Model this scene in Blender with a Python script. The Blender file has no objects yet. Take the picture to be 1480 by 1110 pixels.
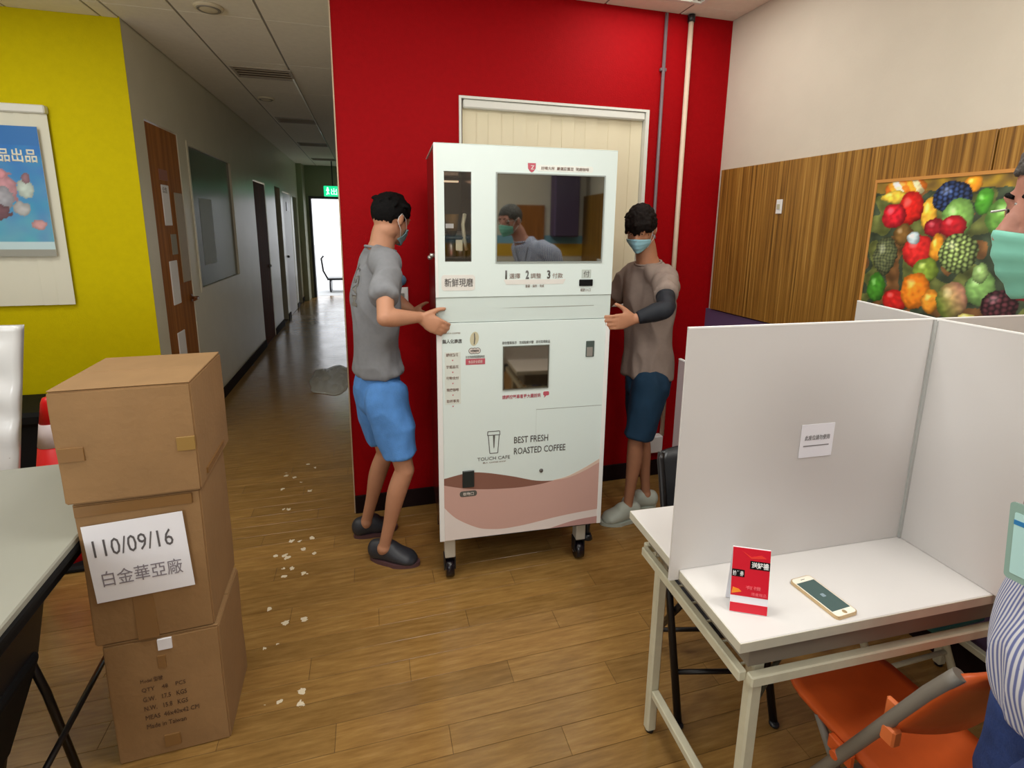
import bpy, bmesh, math, random
from mathutils import Vector, Matrix, noise
from mathutils.bvhtree import BVHTree
R = math.radians
random.seed(7)
SC = bpy.context.scene
COL = SC.collection

# ------------------------------------------------------------------ camera
def setup_camera():
    yaw, pitch, roll = R(15.489), R(11.071), R(-0.656)
    f, cy = 741.13, 470.34
    F = Vector((math.sin(yaw)*math.cos(pitch), math.cos(yaw)*math.cos(pitch), -math.sin(pitch)))
    r = Vector((math.cos(yaw), -math.sin(yaw), 0))
    d = F.cross(r)
    r2 = r*math.cos(roll) + d*math.sin(roll)
    d2 = -r*math.sin(roll) + d*math.cos(roll)
    m = Matrix((r2, -d2, -F)).transposed().to_4x4()
    m.translation = Vector((0, 0, 1.56))
    cam = bpy.data.cameras.new('camera')
    cam.sensor_width = 36; cam.sensor_fit = 'HORIZONTAL'
    cam.lens = 36*f/1480
    cam.shift_y = (cy-555)/1480
    cam.clip_start = .02; cam.clip_end = 200
    o = bpy.data.objects.new('camera', cam); o.matrix_world = m
    COL.objects.link(o); SC.camera = o
setup_camera()

# ------------------------------------------------------------------ world, lights, exposure
w = bpy.data.worlds.new('world'); SC.world = w; w.use_nodes = True
bg = w.node_tree.nodes['Background']
bg.inputs[0].default_value = (.93, .96, 1, 1); bg.inputs[1].default_value = 2.6
SC.view_settings.view_transform = 'Standard'
SC.view_settings.look = 'None'
SC.view_settings.gamma = 1
SC.view_settings.use_curve_mapping = False
SC.view_settings.exposure = 0.0

def area(name, loc, sx, sy, power, color=(1, .97, .9), rot=(0, 0, 0), spread=None):
    l = bpy.data.lights.new(name, 'AREA'); l.shape = 'RECTANGLE'
    l.size = sx; l.size_y = sy; l.energy = power; l.color = color
    if spread: l.spread = spread
    o = bpy.data.objects.new(name, l); o.location = loc; o.rotation_euler = rot
    COL.objects.link(o); return o
CEIL = 2.69
TROFFERS = [(1.40, 2.25, 5), (.35, 1.15, 15), (1.40, .35, 17), (-1.0, 1.15, 12), (.35, -.65, 18), (-1.9, 2.4, 13)]
for i, (x, y, p) in enumerate(TROFFERS):
    area('troffer_light', (x, y, CEIL-.012), .52, .52, p, (1, .985, .94))

# fill lights added out of view to brighten the corridor and left side
area('fill_back_left', (-2.1, -1.62, 1.65), 1.5, 1.2, 34, (.90, .96, 1), (R(90), 0, 0))
area('fill_left', (-3.05, .6, 1.6), 1.8, 1.2, 16, (.90, .96, 1), (R(90), 0, R(-90)))

# ------------------------------------------------------------------ helpers: materials
def lin(c):
    return tuple(((v/255)/12.92 if v/255 <= .04045 else (((v/255)+.055)/1.055)**2.4) for v in c)
def mat(name, rgb, rough=.6, metal=0, spec=.5, noise_s=0, noise_a=0, bump=0, bump_s=80, emit=0, alpha=1, trans=0, coat=0, sheen=0, ior=None):
    m = bpy.data.materials.new(name); m.use_nodes = True
    nt = m.node_tree; b = nt.nodes['Principled BSDF']
    c = (*lin(rgb), 1)
    b.inputs['Base Color'].default_value = c
    b.inputs['Roughness'].default_value = rough
    b.inputs['Metallic'].default_value = metal
    b.inputs['Specular IOR Level'].default_value = spec
    if ior: b.inputs['IOR'].default_value = ior
    if trans: b.inputs['Transmission Weight'].default_value = trans
    if coat: b.inputs['Coat Weight'].default_value = coat
    if sheen: b.inputs['Sheen Weight'].default_value = sheen
    if alpha < 1: b.inputs['Alpha'].default_value = alpha
    if emit:
        b.inputs['Emission Color'].default_value = c; b.inputs['Emission Strength'].default_value = emit
    tc = nt.nodes.new('ShaderNodeTexCoord')
    if noise_a:
        n = nt.nodes.new('ShaderNodeTexNoise'); n.inputs['Scale'].default_value = noise_s; n.inputs['Detail'].default_value = 6
        nt.links.new(tc.outputs['Object'], n.inputs['Vector'])
        mp = nt.nodes.new('ShaderNodeMapRange'); mp.inputs[1].default_value = .3; mp.inputs[2].default_value = .7
        mp.inputs[3].default_value = 1-noise_a; mp.inputs[4].default_value = 1+noise_a
        nt.links.new(n.outputs[0], mp.inputs[0])
        mx = nt.nodes.new('ShaderNodeVectorMath'); mx.operation = 'SCALE'; mx.inputs[0].default_value = c[:3]
        nt.links.new(mp.outputs[0], mx.inputs['Scale']); nt.links.new(mx.outputs[0], b.inputs['Base Color'])
    if bump:
        n = nt.nodes.new('ShaderNodeTexNoise'); n.inputs['Scale'].default_value = bump_s; n.inputs['Detail'].default_value = 4
        nt.links.new(tc.outputs['Object'], n.inputs['Vector'])
        bp = nt.nodes.new('ShaderNodeBump'); bp.inputs['Strength'].default_value = bump; bp.inputs['Distance'].default_value = .01
        nt.links.new(n.outputs[0], bp.inputs['Height']); nt.links.new(bp.outputs[0], b.inputs['Normal'])
    return m
def vcol_mat(name, rough=.5):
    m = bpy.data.materials.new(name); m.use_nodes = True; nt = m.node_tree; b = nt.nodes['Principled BSDF']
    a = nt.nodes.new('ShaderNodeVertexColor'); a.layer_name = 'col'
    nt.links.new(a.outputs[0], b.inputs['Base Color']); b.inputs['Roughness'].default_value = rough
    return m
def ramp(nt, stops):
    r = nt.nodes.new('ShaderNodeValToRGB'); e = r.color_ramp.elements
    while len(e) < len(stops): e.new(.5)
    for k, (p, c) in enumerate(stops):
        e[k].position = p; e[k].color = (*lin(c), 1)
    return r

# ------------------------------------------------------------------ helpers: meshes
def link(name, me, m=None, parent=None, loc=None):
    me.name = name
    if m: me.materials.clear(); me.materials.append(m)
    o = bpy.data.objects.new(name, me); COL.objects.link(o)
    if parent: o.parent = parent
    if loc is not None: o.location = loc
    return o
def tag(o, label=None, cat=None, group=None, kind=None):
    if label: o['label'] = label
    if cat: o['category'] = cat
    if group: o['group'] = group
    if kind: o['kind'] = kind
    return o
def thing(name, label, cat, loc=(0, 0, 0), rz=0, group=None):
    o = bpy.data.objects.new(name, None); COL.objects.link(o); o.empty_display_size = .05
    o.location = loc; o.rotation_euler = (0, 0, rz)
    return tag(o, label, cat, group)
def copy_tree(o, parent=None):
    c = o.copy(); COL.objects.link(c)
    if parent: c.parent = parent
    for ch in list(o.children): copy_tree(ch, c)
    return c

class B:
    def __init__(s): s.bm = bmesh.new()
    def _add(s, verts, faces, smooth=False):
        vs = [s.bm.verts.new(v) for v in verts]
        for f in faces:
            try:
                fc = s.bm.faces.new([vs[i] for i in f]); fc.smooth = smooth
            except ValueError: pass
        return vs
    def box(s, x0, x1, y0, y1, z0, z1, bev=0, M=None, seg=1):
        t = bmesh.new()
        bmesh.ops.create_cube(t, size=1)
        for v in t.verts: v.co = Vector((x0+(v.co.x+.5)*(x1-x0), y0+(v.co.y+.5)*(y1-y0), z0+(v.co.z+.5)*(z1-z0)))
        if bev: bmesh.ops.bevel(t, geom=list(t.edges), offset=bev, segments=seg, affect='EDGES', profile=.5)
        s.merge(t, M); return s
    def merge(s, t, M=None):
        if M is not None: bmesh.ops.transform(t, matrix=M, verts=t.verts)
        me = bpy.data.meshes.new('t'); t.to_mesh(me); t.free(); s.bm.from_mesh(me); bpy.data.meshes.remove(me)
    def cyl(s, p0, p1, r0, r1=None, n=16, caps=True, smooth=True):
        return s.tube([p0, p1], [r0, r0 if r1 is None else r1], n, caps, smooth=smooth)
    def tube(s, pts, rad, n=12, caps=True, smooth=True, flat=None, up=None):
        pts = [Vector(p) for p in pts]
        if not hasattr(rad, '__len__'): rad = [rad]*len(pts)
        rings = []; prev = None
        for i, p in enumerate(pts):
            a = pts[max(0, i-1)]; b = pts[min(len(pts)-1, i+1)]
            t = (b-a).normalized()
            if prev is None:
                u = Vector(up) if up else (Vector((0, 0, 1)) if abs(t.z) < .9 else Vector((1, 0, 0)))
            else: u = prev
            u = (u - t*u.dot(t)).normalized(); v = t.cross(u); prev = u
            r = rad[i]; ra, rb = (r if hasattr(r, '__len__') else (r, r))
            rings.append([p+u*ra*math.cos(2*math.pi*k/n)+v*rb*math.sin(2*math.pi*k/n) for k in range(n)])
        vs = [v for rg in rings for v in rg]; fs = []
        for i in range(len(rings)-1):
            for k in range(n):
                a, b = i*n+k, i*n+(k+1) % n
                fs.append((a, b, b+n, a+n))
        vv = s._add(vs, fs, smooth)
        if caps:
            for ring in (vv[:n][::-1], vv[-n:]):
                try: s.bm.faces.new(ring)
                except ValueError: pass
        return s
    def ell(s, c, r, M=None, n=16):
        t = bmesh.new(); bmesh.ops.create_uvsphere(t, u_segments=n, v_segments=max(6, n*3//4), radius=1)
        for f in t.faces: f.smooth = True
        mm = Matrix.Diagonal((*r, 1)); rot = M.to_4x4() if M is not None else Matrix.Identity(4)
        s.merge(t, Matrix.Translation(c) @ rot @ mm); return s
    def prism(s, poly, axis, d0, d1):
        # poly in the two other axes
        def P(a, b, d): return {'x': (d, a, b), 'y': (a, d, b), 'z': (a, b, d)}[axis]
        n = len(poly)
        vs = [P(a, b, d0) for a, b in poly]+[P(a, b, d1) for a, b in poly]
        fs = [tuple(range(n))[::-1], tuple(range(n, 2*n))]+[(i, (i+1) % n, n+(i+1) % n, n+i) for i in range(n)]
        s._add(vs, fs); return s
    def lathe(s, prof, c=(0, 0, 0), n=24, smooth=True):
        c = Vector(c); vs = []; fs = []
        for r, z in prof:
            for k in range(n): vs.append(c+Vector((r*math.cos(2*math.pi*k/n), r*math.sin(2*math.pi*k/n), z)))
        for i in range(len(prof)-1):
            for k in range(n):
                a, b = i*n+k, i*n+(k+1) % n; fs.append((a, b, b+n, a+n))
        vv = s._add(vs, fs, smooth)
        for ring, rr in ((vv[:n][::-1], prof[0][0]), (vv[-n:], prof[-1][0])):
            if rr > 1e-5:
                try: s.bm.faces.new(ring)
                except ValueError: pass
        return s
    def obj(s, name, m=None, parent=None, loc=None, smooth_angle=None):
        bmesh.ops.remove_doubles(s.bm, verts=s.bm.verts, dist=1e-6)
        bmesh.ops.recalc_face_normals(s.bm, faces=s.bm.faces)
        me = bpy.data.meshes.new(name); s.bm.to_mesh(me); s.bm.free()
        return link(name, me, m, parent, loc)
def boxo(name, m, parent, x0, x1, y0, y1, z0, z1, bev=0, loc=None):
    return B().box(x0, x1, y0, y1, z0, z1, bev).obj(name, m, parent, loc)
def rrect(x0, x1, z0, z1, r, n=5):
    pts = []
    for cx, cz, a0 in ((x1-r, z1-r, 0), (x0+r, z1-r, 90), (x0+r, z0+r, 180), (x1-r, z0+r, 270)):
        for k in range(n+1):
            a = R(a0+90*k/n); pts.append((cx+r*math.cos(a), cz+r*math.sin(a)))
    return pts

def text_obj(s, name, m, parent, M, height=None, width=None, bold=0, depth=.0005, shear=0):
    """flat lettering, real mesh, fitted to a height and/or width; local x right, y up; M places it"""
    cu = bpy.data.curves.new('txt', 'FONT'); cu.body = s; cu.size = 1; cu.offset = bold; cu.resolution_u = 2; cu.shear = shear
    to = bpy.data.objects.new('txt', cu); COL.objects.link(to)
    dg = bpy.context.evaluated_depsgraph_get()
    me = bpy.data.meshes.new_from_object(to.evaluated_get(dg))
    bpy.data.objects.remove(to); bpy.data.curves.remove(cu)
    if not me.vertices: return None
    xs = [v.co.x for v in me.vertices]; ys = [v.co.y for v in me.vertices]
    w_, h_ = max(xs)-min(xs), max(ys)-min(ys)
    sy = height/h_ if height else width/w_
    sx = width/w_ if width else sy
    T = Matrix.Diagonal((sx, sy, 1, 1)) @ Matrix.Translation((-min(xs), -min(ys), 0))
    me.transform(T)
    bm = bmesh.new(); bm.from_mesh(me)
    g = bmesh.ops.extrude_face_region(bm, geom=list(bm.faces))
    for v in g['geom']:
        if isinstance(v, bmesh.types.BMVert): v.co.z += depth
    bm.to_mesh(me); bm.free()
    me.transform(M)
    return link(name, me, m, parent)
def XZ(x, y, z):      # lettering on a surface facing -Y
    return Matrix.Translation((x, y, z)) @ Matrix.Rotation(R(90), 4, 'X')

def print_grid(name, parent, w_, h_, nx, nz, fn, M, m):
    """flat printed picture: fn(u,v)->linear rgb, u right, v up in metres"""
    vs = []; cols = []
    for j in range(nz+1):
        for i in range(nx+1):
            u, v = w_*i/nx, h_*j/nz
            vs.append(M @ Vector((u, v, 0))); cols.append(fn(u, v))
    fs = [(j*(nx+1)+i, j*(nx+1)+i+1, (j+1)*(nx+1)+i+1, (j+1)*(nx+1)+i) for j in range(nz) for i in range(nx)]
    me = bpy.data.meshes.new(name); me.from_pydata(vs, [], fs)
    a = me.color_attributes.new('col', 'FLOAT_COLOR', 'POINT')
    flat = []
    for c in cols: flat += [c[0], c[1], c[2], 1]
    a.data.foreach_set('color', flat)
    return link(name, me, m, parent)

# ------------------------------------------------------------------ materials
def floor_mat():
    m = bpy.data.materials.new('bamboo_floor'); m.use_nodes = True; nt = m.node_tree; b = nt.nodes['Principled BSDF']
    L = nt.links.new
    g = nt.nodes.new('ShaderNodeNewGeometry'); oi = nt.nodes.new('ShaderNodeObjectInfo')
    mp = nt.nodes.new('ShaderNodeMapping'); mp.inputs['Scale'].default_value = (7, 60, 1)
    L(g.outputs['Position'], mp.inputs['Vector'])
    n = nt.nodes.new('ShaderNodeTexNoise'); n.inputs['Scale'].default_value = 1; n.inputs['Detail'].default_value = 5; n.inputs['Roughness'].default_value = .65
    L(mp.outputs[0], n.inputs['Vector'])
    r = ramp(nt, [(.28, (128, 94, 48)), (.55, (150, 114, 62)), (.80, (172, 136, 82))])
    L(n.outputs[0], r.inputs[0])
    hs = nt.nodes.new('ShaderNodeHueSaturation')
    mr = nt.nodes.new('ShaderNodeMapRange'); mr.inputs[3].default_value = .86; mr.inputs[4].default_value = 1.1
    L(oi.outputs['Random'], mr.inputs[0]); L(mr.outputs[0], hs.inputs['Value']); L(r.outputs[0], hs.inputs['Color'])
    # pale flecks scattered in a band along the walkway
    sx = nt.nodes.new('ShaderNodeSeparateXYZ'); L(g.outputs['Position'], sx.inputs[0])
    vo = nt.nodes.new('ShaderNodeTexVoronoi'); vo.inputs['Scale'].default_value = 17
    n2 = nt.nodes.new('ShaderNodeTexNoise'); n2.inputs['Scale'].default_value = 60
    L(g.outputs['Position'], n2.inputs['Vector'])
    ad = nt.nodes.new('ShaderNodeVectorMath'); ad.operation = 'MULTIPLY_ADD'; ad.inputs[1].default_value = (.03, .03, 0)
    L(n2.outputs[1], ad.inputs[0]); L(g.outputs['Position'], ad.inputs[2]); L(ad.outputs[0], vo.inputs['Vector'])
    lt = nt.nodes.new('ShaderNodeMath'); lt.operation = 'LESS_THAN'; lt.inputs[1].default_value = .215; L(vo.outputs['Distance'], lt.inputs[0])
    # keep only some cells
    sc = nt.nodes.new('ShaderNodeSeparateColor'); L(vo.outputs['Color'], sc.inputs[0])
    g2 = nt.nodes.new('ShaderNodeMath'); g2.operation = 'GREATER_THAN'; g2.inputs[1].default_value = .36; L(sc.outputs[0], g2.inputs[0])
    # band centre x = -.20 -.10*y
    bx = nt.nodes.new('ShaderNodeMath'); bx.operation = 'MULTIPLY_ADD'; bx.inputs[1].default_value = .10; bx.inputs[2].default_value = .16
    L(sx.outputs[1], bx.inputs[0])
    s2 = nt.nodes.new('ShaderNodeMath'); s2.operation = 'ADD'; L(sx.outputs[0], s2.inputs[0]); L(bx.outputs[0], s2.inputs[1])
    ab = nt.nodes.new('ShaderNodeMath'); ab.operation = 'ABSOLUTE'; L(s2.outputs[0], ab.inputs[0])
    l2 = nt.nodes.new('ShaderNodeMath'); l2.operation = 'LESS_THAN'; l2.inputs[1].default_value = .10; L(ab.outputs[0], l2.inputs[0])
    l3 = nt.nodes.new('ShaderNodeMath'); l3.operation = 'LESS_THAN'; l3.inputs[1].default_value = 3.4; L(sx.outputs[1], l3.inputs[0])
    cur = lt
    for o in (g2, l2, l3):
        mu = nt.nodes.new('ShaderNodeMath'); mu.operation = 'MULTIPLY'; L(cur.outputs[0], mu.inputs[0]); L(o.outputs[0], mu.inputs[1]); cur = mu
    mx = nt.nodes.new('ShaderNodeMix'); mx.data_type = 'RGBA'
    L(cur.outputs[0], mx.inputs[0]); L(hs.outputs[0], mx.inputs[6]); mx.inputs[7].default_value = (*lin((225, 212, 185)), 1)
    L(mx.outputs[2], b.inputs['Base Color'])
    n3 = nt.nodes.new('ShaderNodeTexNoise'); n3.inputs['Scale'].default_value = 3; L(g.outputs['Position'], n3.inputs['Vector'])
    m3 = nt.nodes.new('ShaderNodeMapRange'); m3.inputs[3].default_value = .14; m3.inputs[4].default_value = .3
    L(n3.outputs[0], m3.inputs[0]); L(m3.outputs[0], b.inputs['Roughness'])
    bp = nt.nodes.new('ShaderNodeBump'); bp.inputs['Strength'].default_value = .12; bp.inputs['Distance'].default_value = .004
    n4 = nt.nodes.new('ShaderNodeTexNoise'); n4.inputs['Scale'].default_value = 14; L(g.outputs['Position'], n4.inputs['Vector'])
    L(n4.outputs[0], bp.inputs['Height']); L(bp.outputs[0], b.inputs['Normal'])
    return m
def panel_mat():
    m = bpy.data.materials.new('zebrano_laminate'); m.use_nodes = True; nt = m.node_tree; b = nt.nodes['Principled BSDF']; L = nt.links.new
    g = nt.nodes.new('ShaderNodeNewGeometry')
    mp = nt.nodes.new('ShaderNodeMapping'); mp.inputs['Scale'].default_value = (1, 75, .9); L(g.outputs['Position'], mp.inputs['Vector'])
    n = nt.nodes.new('ShaderNodeTexNoise'); n.inputs['Scale'].default_value = 1; n.inputs['Detail'].default_value = 6; n.inputs['Roughness'].default_value = .7
    L(mp.outputs[0], n.inputs['Vector'])
    r = ramp(nt, [(.33, (66, 46, 18)), (.43, (120, 82, 30)), (.54, (154, 110, 44)), (.70, (192, 150, 76))]); L(n.outputs[0], r.inputs[0])
    L(r.outputs[0], b.inputs['Base Color']); b.inputs['Roughness'].default_value = .42
    return m
def wood_mat(name, dark, light, sc=(30, 30, 1.2), rough=.45):
    m = bpy.data.materials.new(name); m.use_nodes = True; nt = m.node_tree; b = nt.nodes['Principled BSDF']; L = nt.links.new
    tc = nt.nodes.new('ShaderNodeTexCoord'); mp = nt.nodes.new('ShaderNodeMapping'); mp.inputs['Scale'].default_value = sc
    L(tc.outputs['Object'], mp.inputs['Vector'])
    n = nt.nodes.new('ShaderNodeTexNoise'); n.inputs['Scale'].default_value = 1; n.inputs['Detail'].default_value = 5; L(mp.outputs[0], n.inputs['Vector'])
    r = ramp(nt, [(.35, dark), (.7, light)]); L(n.outputs[0], r.inputs[0]); L(r.outputs[0], b.inputs['Base Color']); b.inputs['Roughness'].default_value = rough; b.inputs['Specular IOR Level'].default_value = .25
    return m
def stripe_mat():
    m = bpy.data.materials.new('striped_shirt'); m.use_nodes = True; nt = m.node_tree; b = nt.nodes['Principled BSDF']; L = nt.links.new
    tc = nt.nodes.new('ShaderNodeTexCoord'); sp = nt.nodes.new('ShaderNodeSeparateXYZ'); L(tc.outputs['Object'], sp.inputs[0])
    def mth(op, a, b_=None, c=None):
        n = nt.nodes.new('ShaderNodeMath'); n.operation = op
        for k, v in enumerate((a, b_, c)):
            if v is None: continue
            if isinstance(v, (int, float)): n.inputs[k].default_value = v
            else: L(v, n.inputs[k])
        return n.outputs[0]
    ang = mth('ARCTAN2', mth('SUBTRACT', sp.outputs[1], .02), mth('SUBTRACT', sp.outputs[0], .02))
    nz = nt.nodes.new('ShaderNodeTexNoise'); nz.inputs['Scale'].default_value = 5; L(tc.outputs['Object'], nz.inputs['Vector'])
    ph = mth('MULTIPLY_ADD', ang, 118, mth('MULTIPLY', sp.outputs[2], 30)); ph = mth('ADD', ph, mth('MULTIPLY', nz.outputs[0], 14))
    sn_ = mth('MULTIPLY_ADD', mth('SINE', ph), .5, .5)
    r = ramp(nt, [(.0, (98, 106, 154)), (.40, (118, 126, 172)), (.58, (200, 202, 210)), (1, (208, 209, 215))]); L(sn_, r.inputs[0])
    L(r.outputs[0], b.inputs['Base Color']); b.inputs['Roughness'].default_value = .85
    return m
M_ = {}
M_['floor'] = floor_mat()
M_['subfloor'] = mat('floor_joint', (70, 48, 24), .6)
M_['red'] = mat('red_wall_paint', (158, 0, 9), .65, spec=.12, noise_s=40, noise_a=.05, bump=.25, bump_s=160)
M_['yellow'] = mat('yellow_wall_paint', (200, 184, 0), .7, spec=.1, noise_s=30, noise_a=.03, bump=.2, bump_s=160)
M_['offwhite'] = mat('off_white_wall_paint', (210, 201, 184), .7, noise_s=6, noise_a=.02, bump=.1)
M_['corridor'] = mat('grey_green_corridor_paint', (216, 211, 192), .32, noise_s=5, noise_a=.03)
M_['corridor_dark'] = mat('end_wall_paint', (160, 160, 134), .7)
M_['tile'] = mat('mineral_ceiling_tile', (232, 225, 210), .85, noise_s=30, noise_a=.03, bump=.1, bump_s=300)
M_['tbar'] = mat('ceiling_grid_bar', (140, 134, 122), .6)
M_['slab'] = mat('ceiling_slab', (100, 96, 90), .9)
M_['basebd'] = mat('dark_baseboard', (32, 18, 18), .7, spec=.15)
M_['purple'] = mat('purple_paint', (96, 76, 112), .6)
M_['trimbeige'] = mat('beige_corner_trim', (196, 170, 140), .5)
M_['zebrano'] = panel_mat()
M_['doorwood'] = wood_mat('brown_door', (140, 86, 38), (172, 110, 52), rough=.6)
M_['doordark'] = wood_mat('dark_red_door', (84, 34, 14), (108, 48, 22), rough=.75)
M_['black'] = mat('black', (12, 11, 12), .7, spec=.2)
M_['blackmetal'] = mat('black_tube', (22, 18, 18), .35, metal=.3)
M_['blackplastic'] = mat('black_plastic', (26, 28, 32), .35)
M_['white'] = mat('white_plastic', (228, 228, 226), .5)
M_['blind'] = mat('cream_blind_fabric', (226, 216, 186), .8)
M_['blindw'] = mat('white_blind_fabric', (218, 216, 198), .8)
M_['frame'] = mat('white_frame', (222, 222, 214), .5)
M_['glassdark'] = mat('dark_corridor_glass', (72, 82, 68), .12, spec=.8)
M_['paper'] = mat('white_paper', (238, 238, 244), .7)
M_['ink'] = mat('grey_ink', (92, 88, 90), .7)
M_['machine'] = mat('machine_white', (216, 229, 226), .3, spec=.5)
M_['machine2'] = mat('machine_band', (203, 216, 212), .4)
M_['mside'] = mat('machine_side_steel', (120, 70, 66), .22, metal=.85)
M_['metal'] = mat('brushed_metal', (190, 188, 182), .35, metal=.8)
M_['zinc'] = mat('zinc_bracket', (196, 194, 184), .45, metal=.3)
M_['caster'] = mat('caster_rubber', (18, 12, 20), .25)
def screen_mat():
    m = mat('glossy_screen', (150, 154, 150), .03, metal=1)
    return m
M_['screen'] = screen_mat()
M_['screen2'] = mat('touch_screen', (150, 142, 130), .05, metal=1)
M_['decal'] = mat('decal_grey', (92, 90, 88), .5)
M_['decalbrown'] = mat('decal_brown', (136, 112, 102), .5)
M_['decalpink'] = mat('decal_pink', (216, 206, 198), .5)
M_['decalred'] = mat('decal_red', (184, 84, 98), .5)
M_['rose'] = mat('wave_rose', (198, 160, 150), .35)
M_['brownwave'] = mat('wave_brown', (132, 92, 80), .35)
M_['pale'] = mat('wave_pale', (222, 212, 208), .35)
M_['cardboard'] = mat('cardboard', (146, 112, 72), .8, noise_s=9, noise_a=.06, bump=.12, bump_s=60)
M_['cardflap'] = mat('cardboard_flap', (148, 115, 75), .8, noise_s=14, noise_a=.05)
M_['tape'] = mat('brown_tape', (134, 98, 56), .35)
M_['tape2'] = mat('yellow_tape', (148, 116, 60), .35)
M_['tabletop'] = mat('white_laminate_top', (218, 215, 212), .4)
M_['tableedge'] = mat('cream_edge', (190, 186, 168), .5, noise_s=20, noise_a=.05)
M_['tableleg'] = mat('cream_painted_steel', (196, 192, 168), .45, noise_s=30, noise_a=.05)
M_['greytop'] = mat('grey_green_laminate', (152, 152, 140), .4)
M_['partition'] = mat('white_partition_board', (206, 203, 200), .5)
M_['partedge'] = mat('partition_edge', (240, 240, 238), .5)
M_['greypanel'] = mat('grey_pink_board', (172, 156, 158), .5)
M_['orange'] = mat('orange_plastic', (214, 92, 34), .45, noise_s=20, noise_a=.05)
M_['orangelt'] = mat('orange_bracket', (226, 118, 62), .45)
M_['teal'] = mat('teal_plastic', (14, 92, 92), .45)
M_['greytube'] = mat('grey_painted_tube', (128, 122, 112), .45)
M_['conered'] = mat('cone_red', (236, 22, 26), .4)
M_['conewhite'] = mat('cone_white_band', (236, 222, 226), .4)
M_['film'] = mat('plastic_film', (226, 226, 226), .22, coat=.4)
M_['redcard'] = mat('red_print', (214, 16, 44), .4)
M_['yellowprint'] = mat('yellow_print', (250, 150, 40), .4)
M_['phonegold'] = mat('phone_gold', (206, 180, 138), .3, metal=.6)
M_['phonewhite'] = mat('phone_white_face', (240, 234, 218), .2)
M_['phonescr'] = mat('phone_screen', (70, 92, 90), .1)
M_['skin'] = mat('skin', (186, 134, 104), .55, noise_s=20, noise_a=.04)
M_['skin2'] = mat('skin_darker', (172, 120, 90), .55, noise_s=20, noise_a=.04)
M_['skin3'] = mat('skin_warm', (180, 126, 108), .55, noise_s=20, noise_a=.04)
M_['hair'] = mat('black_hair', (9, 8, 8), .75, spec=.15, bump=.3, bump_s=200)
M_['hair2'] = mat('dark_brown_hair', (20, 13, 10), .75, spec=.15, bump=.3, bump_s=200)
M_['hairg'] = mat('greying_hair', (70, 66, 62), .6, bump=.6, bump_s=120)
M_['mask'] = mat('light_blue_mask', (150, 200, 214), .7)
M_['maskg'] = mat('light_green_mask', (128, 200, 180), .7)
M_['shirtgrey'] = mat('grey_cotton', (128, 130, 134), .9, noise_s=60, noise_a=.04)
M_['shirttaupe'] = mat('taupe_cotton', (140, 124, 114), .9, noise_s=60, noise_a=.04)
M_['denimlt'] = mat('light_blue_denim', (82, 138, 206), .85, noise_s=25, noise_a=.1, bump=.2, bump_s=200)
M_['navy'] = mat('navy_shorts', (14, 52, 78), .85, noise_s=10, noise_a=.12)
M_['jeans'] = mat('dark_blue_denim', (36, 58, 112), .85, noise_s=30, noise_a=.22, bump=.2, bump_s=200)
M_['sleeve'] = mat('black_sleeve', (16, 22, 32), .7)
M_['shoe'] = mat('dark_grey_rubber', (46, 48, 54), .5)
M_['shoesole'] = mat('purple_brown_sole', (84, 56, 58), .6)
M_['shoelt'] = mat('pale_grey_shoe', (176, 182, 170), .55)
M_['stripe'] = stripe_mat()
M_['badge'] = mat('clear_badge_holder', (140, 170, 160), .25)
M_['badgecard'] = mat('badge_card', (176, 216, 214), .5)
M_['blue'] = mat('badge_blue', (40, 120, 176), .5)
M_['eyew'] = mat('eye_white', (225, 220, 212), .3)
M_['iris'] = mat('iris', (30, 18, 12), .2)
M_['exit'] = mat('exit_green', (20, 170, 110), .5, emit=2.2)
M_['exitw'] = mat('exit_white', (210, 255, 235), .5, emit=2.2)
M_['lamp'] = mat('lamp_tube', (255, 250, 238), .5, emit=6)
M_['louver'] = mat('lamp_louver', (220, 220, 216), .3, metal=.5)
M_['concrete'] = mat('outdoor_concrete', (200, 200, 200), .9)
M_['pipegrey'] = mat('grey_pipe', (110, 96, 100), .45)
M_['pipecream'] = mat('cream_pipe', (218, 196, 172), .45)
M_['bluestripe'] = mat('sky_blue_paint', (120, 170, 190), .6)
M_['amber'] = mat('amber_paint', (206, 160, 40), .6)
M_['print'] = vcol_mat('printed_poster', .35)
M_['print2'] = vcol_mat('printed_poster_matte', .5)
M_['wglass'] = mat('clear_glass', (255, 255, 255), .02, trans=1, ior=1.45)

# ------------------------------------------------------------------ the setting
RY = 2.70           # face of the red wall
LX, YY = -1.32, 3.68  # corridor left wall, yellow wall
RX = 2.01
BY = -1.70; FX = -3.1; EY = 11.6; CX = -.13
def struct(o): o['kind'] = 'structure'; return o

fl = struct(boxo('floor', M_['subfloor'], None, FX, RX+.2, BY-.1, EY+.2, -.12, -.0016))
# floor planks, one by one near the camera
PW, PL = .0955, .93
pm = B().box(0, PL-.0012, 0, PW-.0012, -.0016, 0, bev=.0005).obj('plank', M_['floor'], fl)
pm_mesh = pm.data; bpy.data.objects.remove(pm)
stuffb = B()
cnt = 0
y = BY; row = 0
while y < EY+.15:
    x0 = FX if y < YY else LX
    x1 = RX if y < RY else CX
    off = (row*0.37) % 1.0*PL
    x = x0-off
    while x < x1:
        a, b_ = max(x, x0), min(x+PL, x1)
        if b_-a > .03:
            vis = (.55 < y < 3.3) and b_ > -1.7-.25*y and a < .35+y*.8 and cnt < 295
            if vis:
                o = bpy.data.objects.new('plank', pm_mesh); COL.objects.link(o); o.parent = fl
                o.location = (a, y, 0); o.scale = ((b_-a)/PL, 1, 1); cnt += 1
            else:
                stuffb.box(a, b_-.0012, y, y+PW-.0012, -.0016, 0)
        x += PL
    y += PW; row += 1
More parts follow.
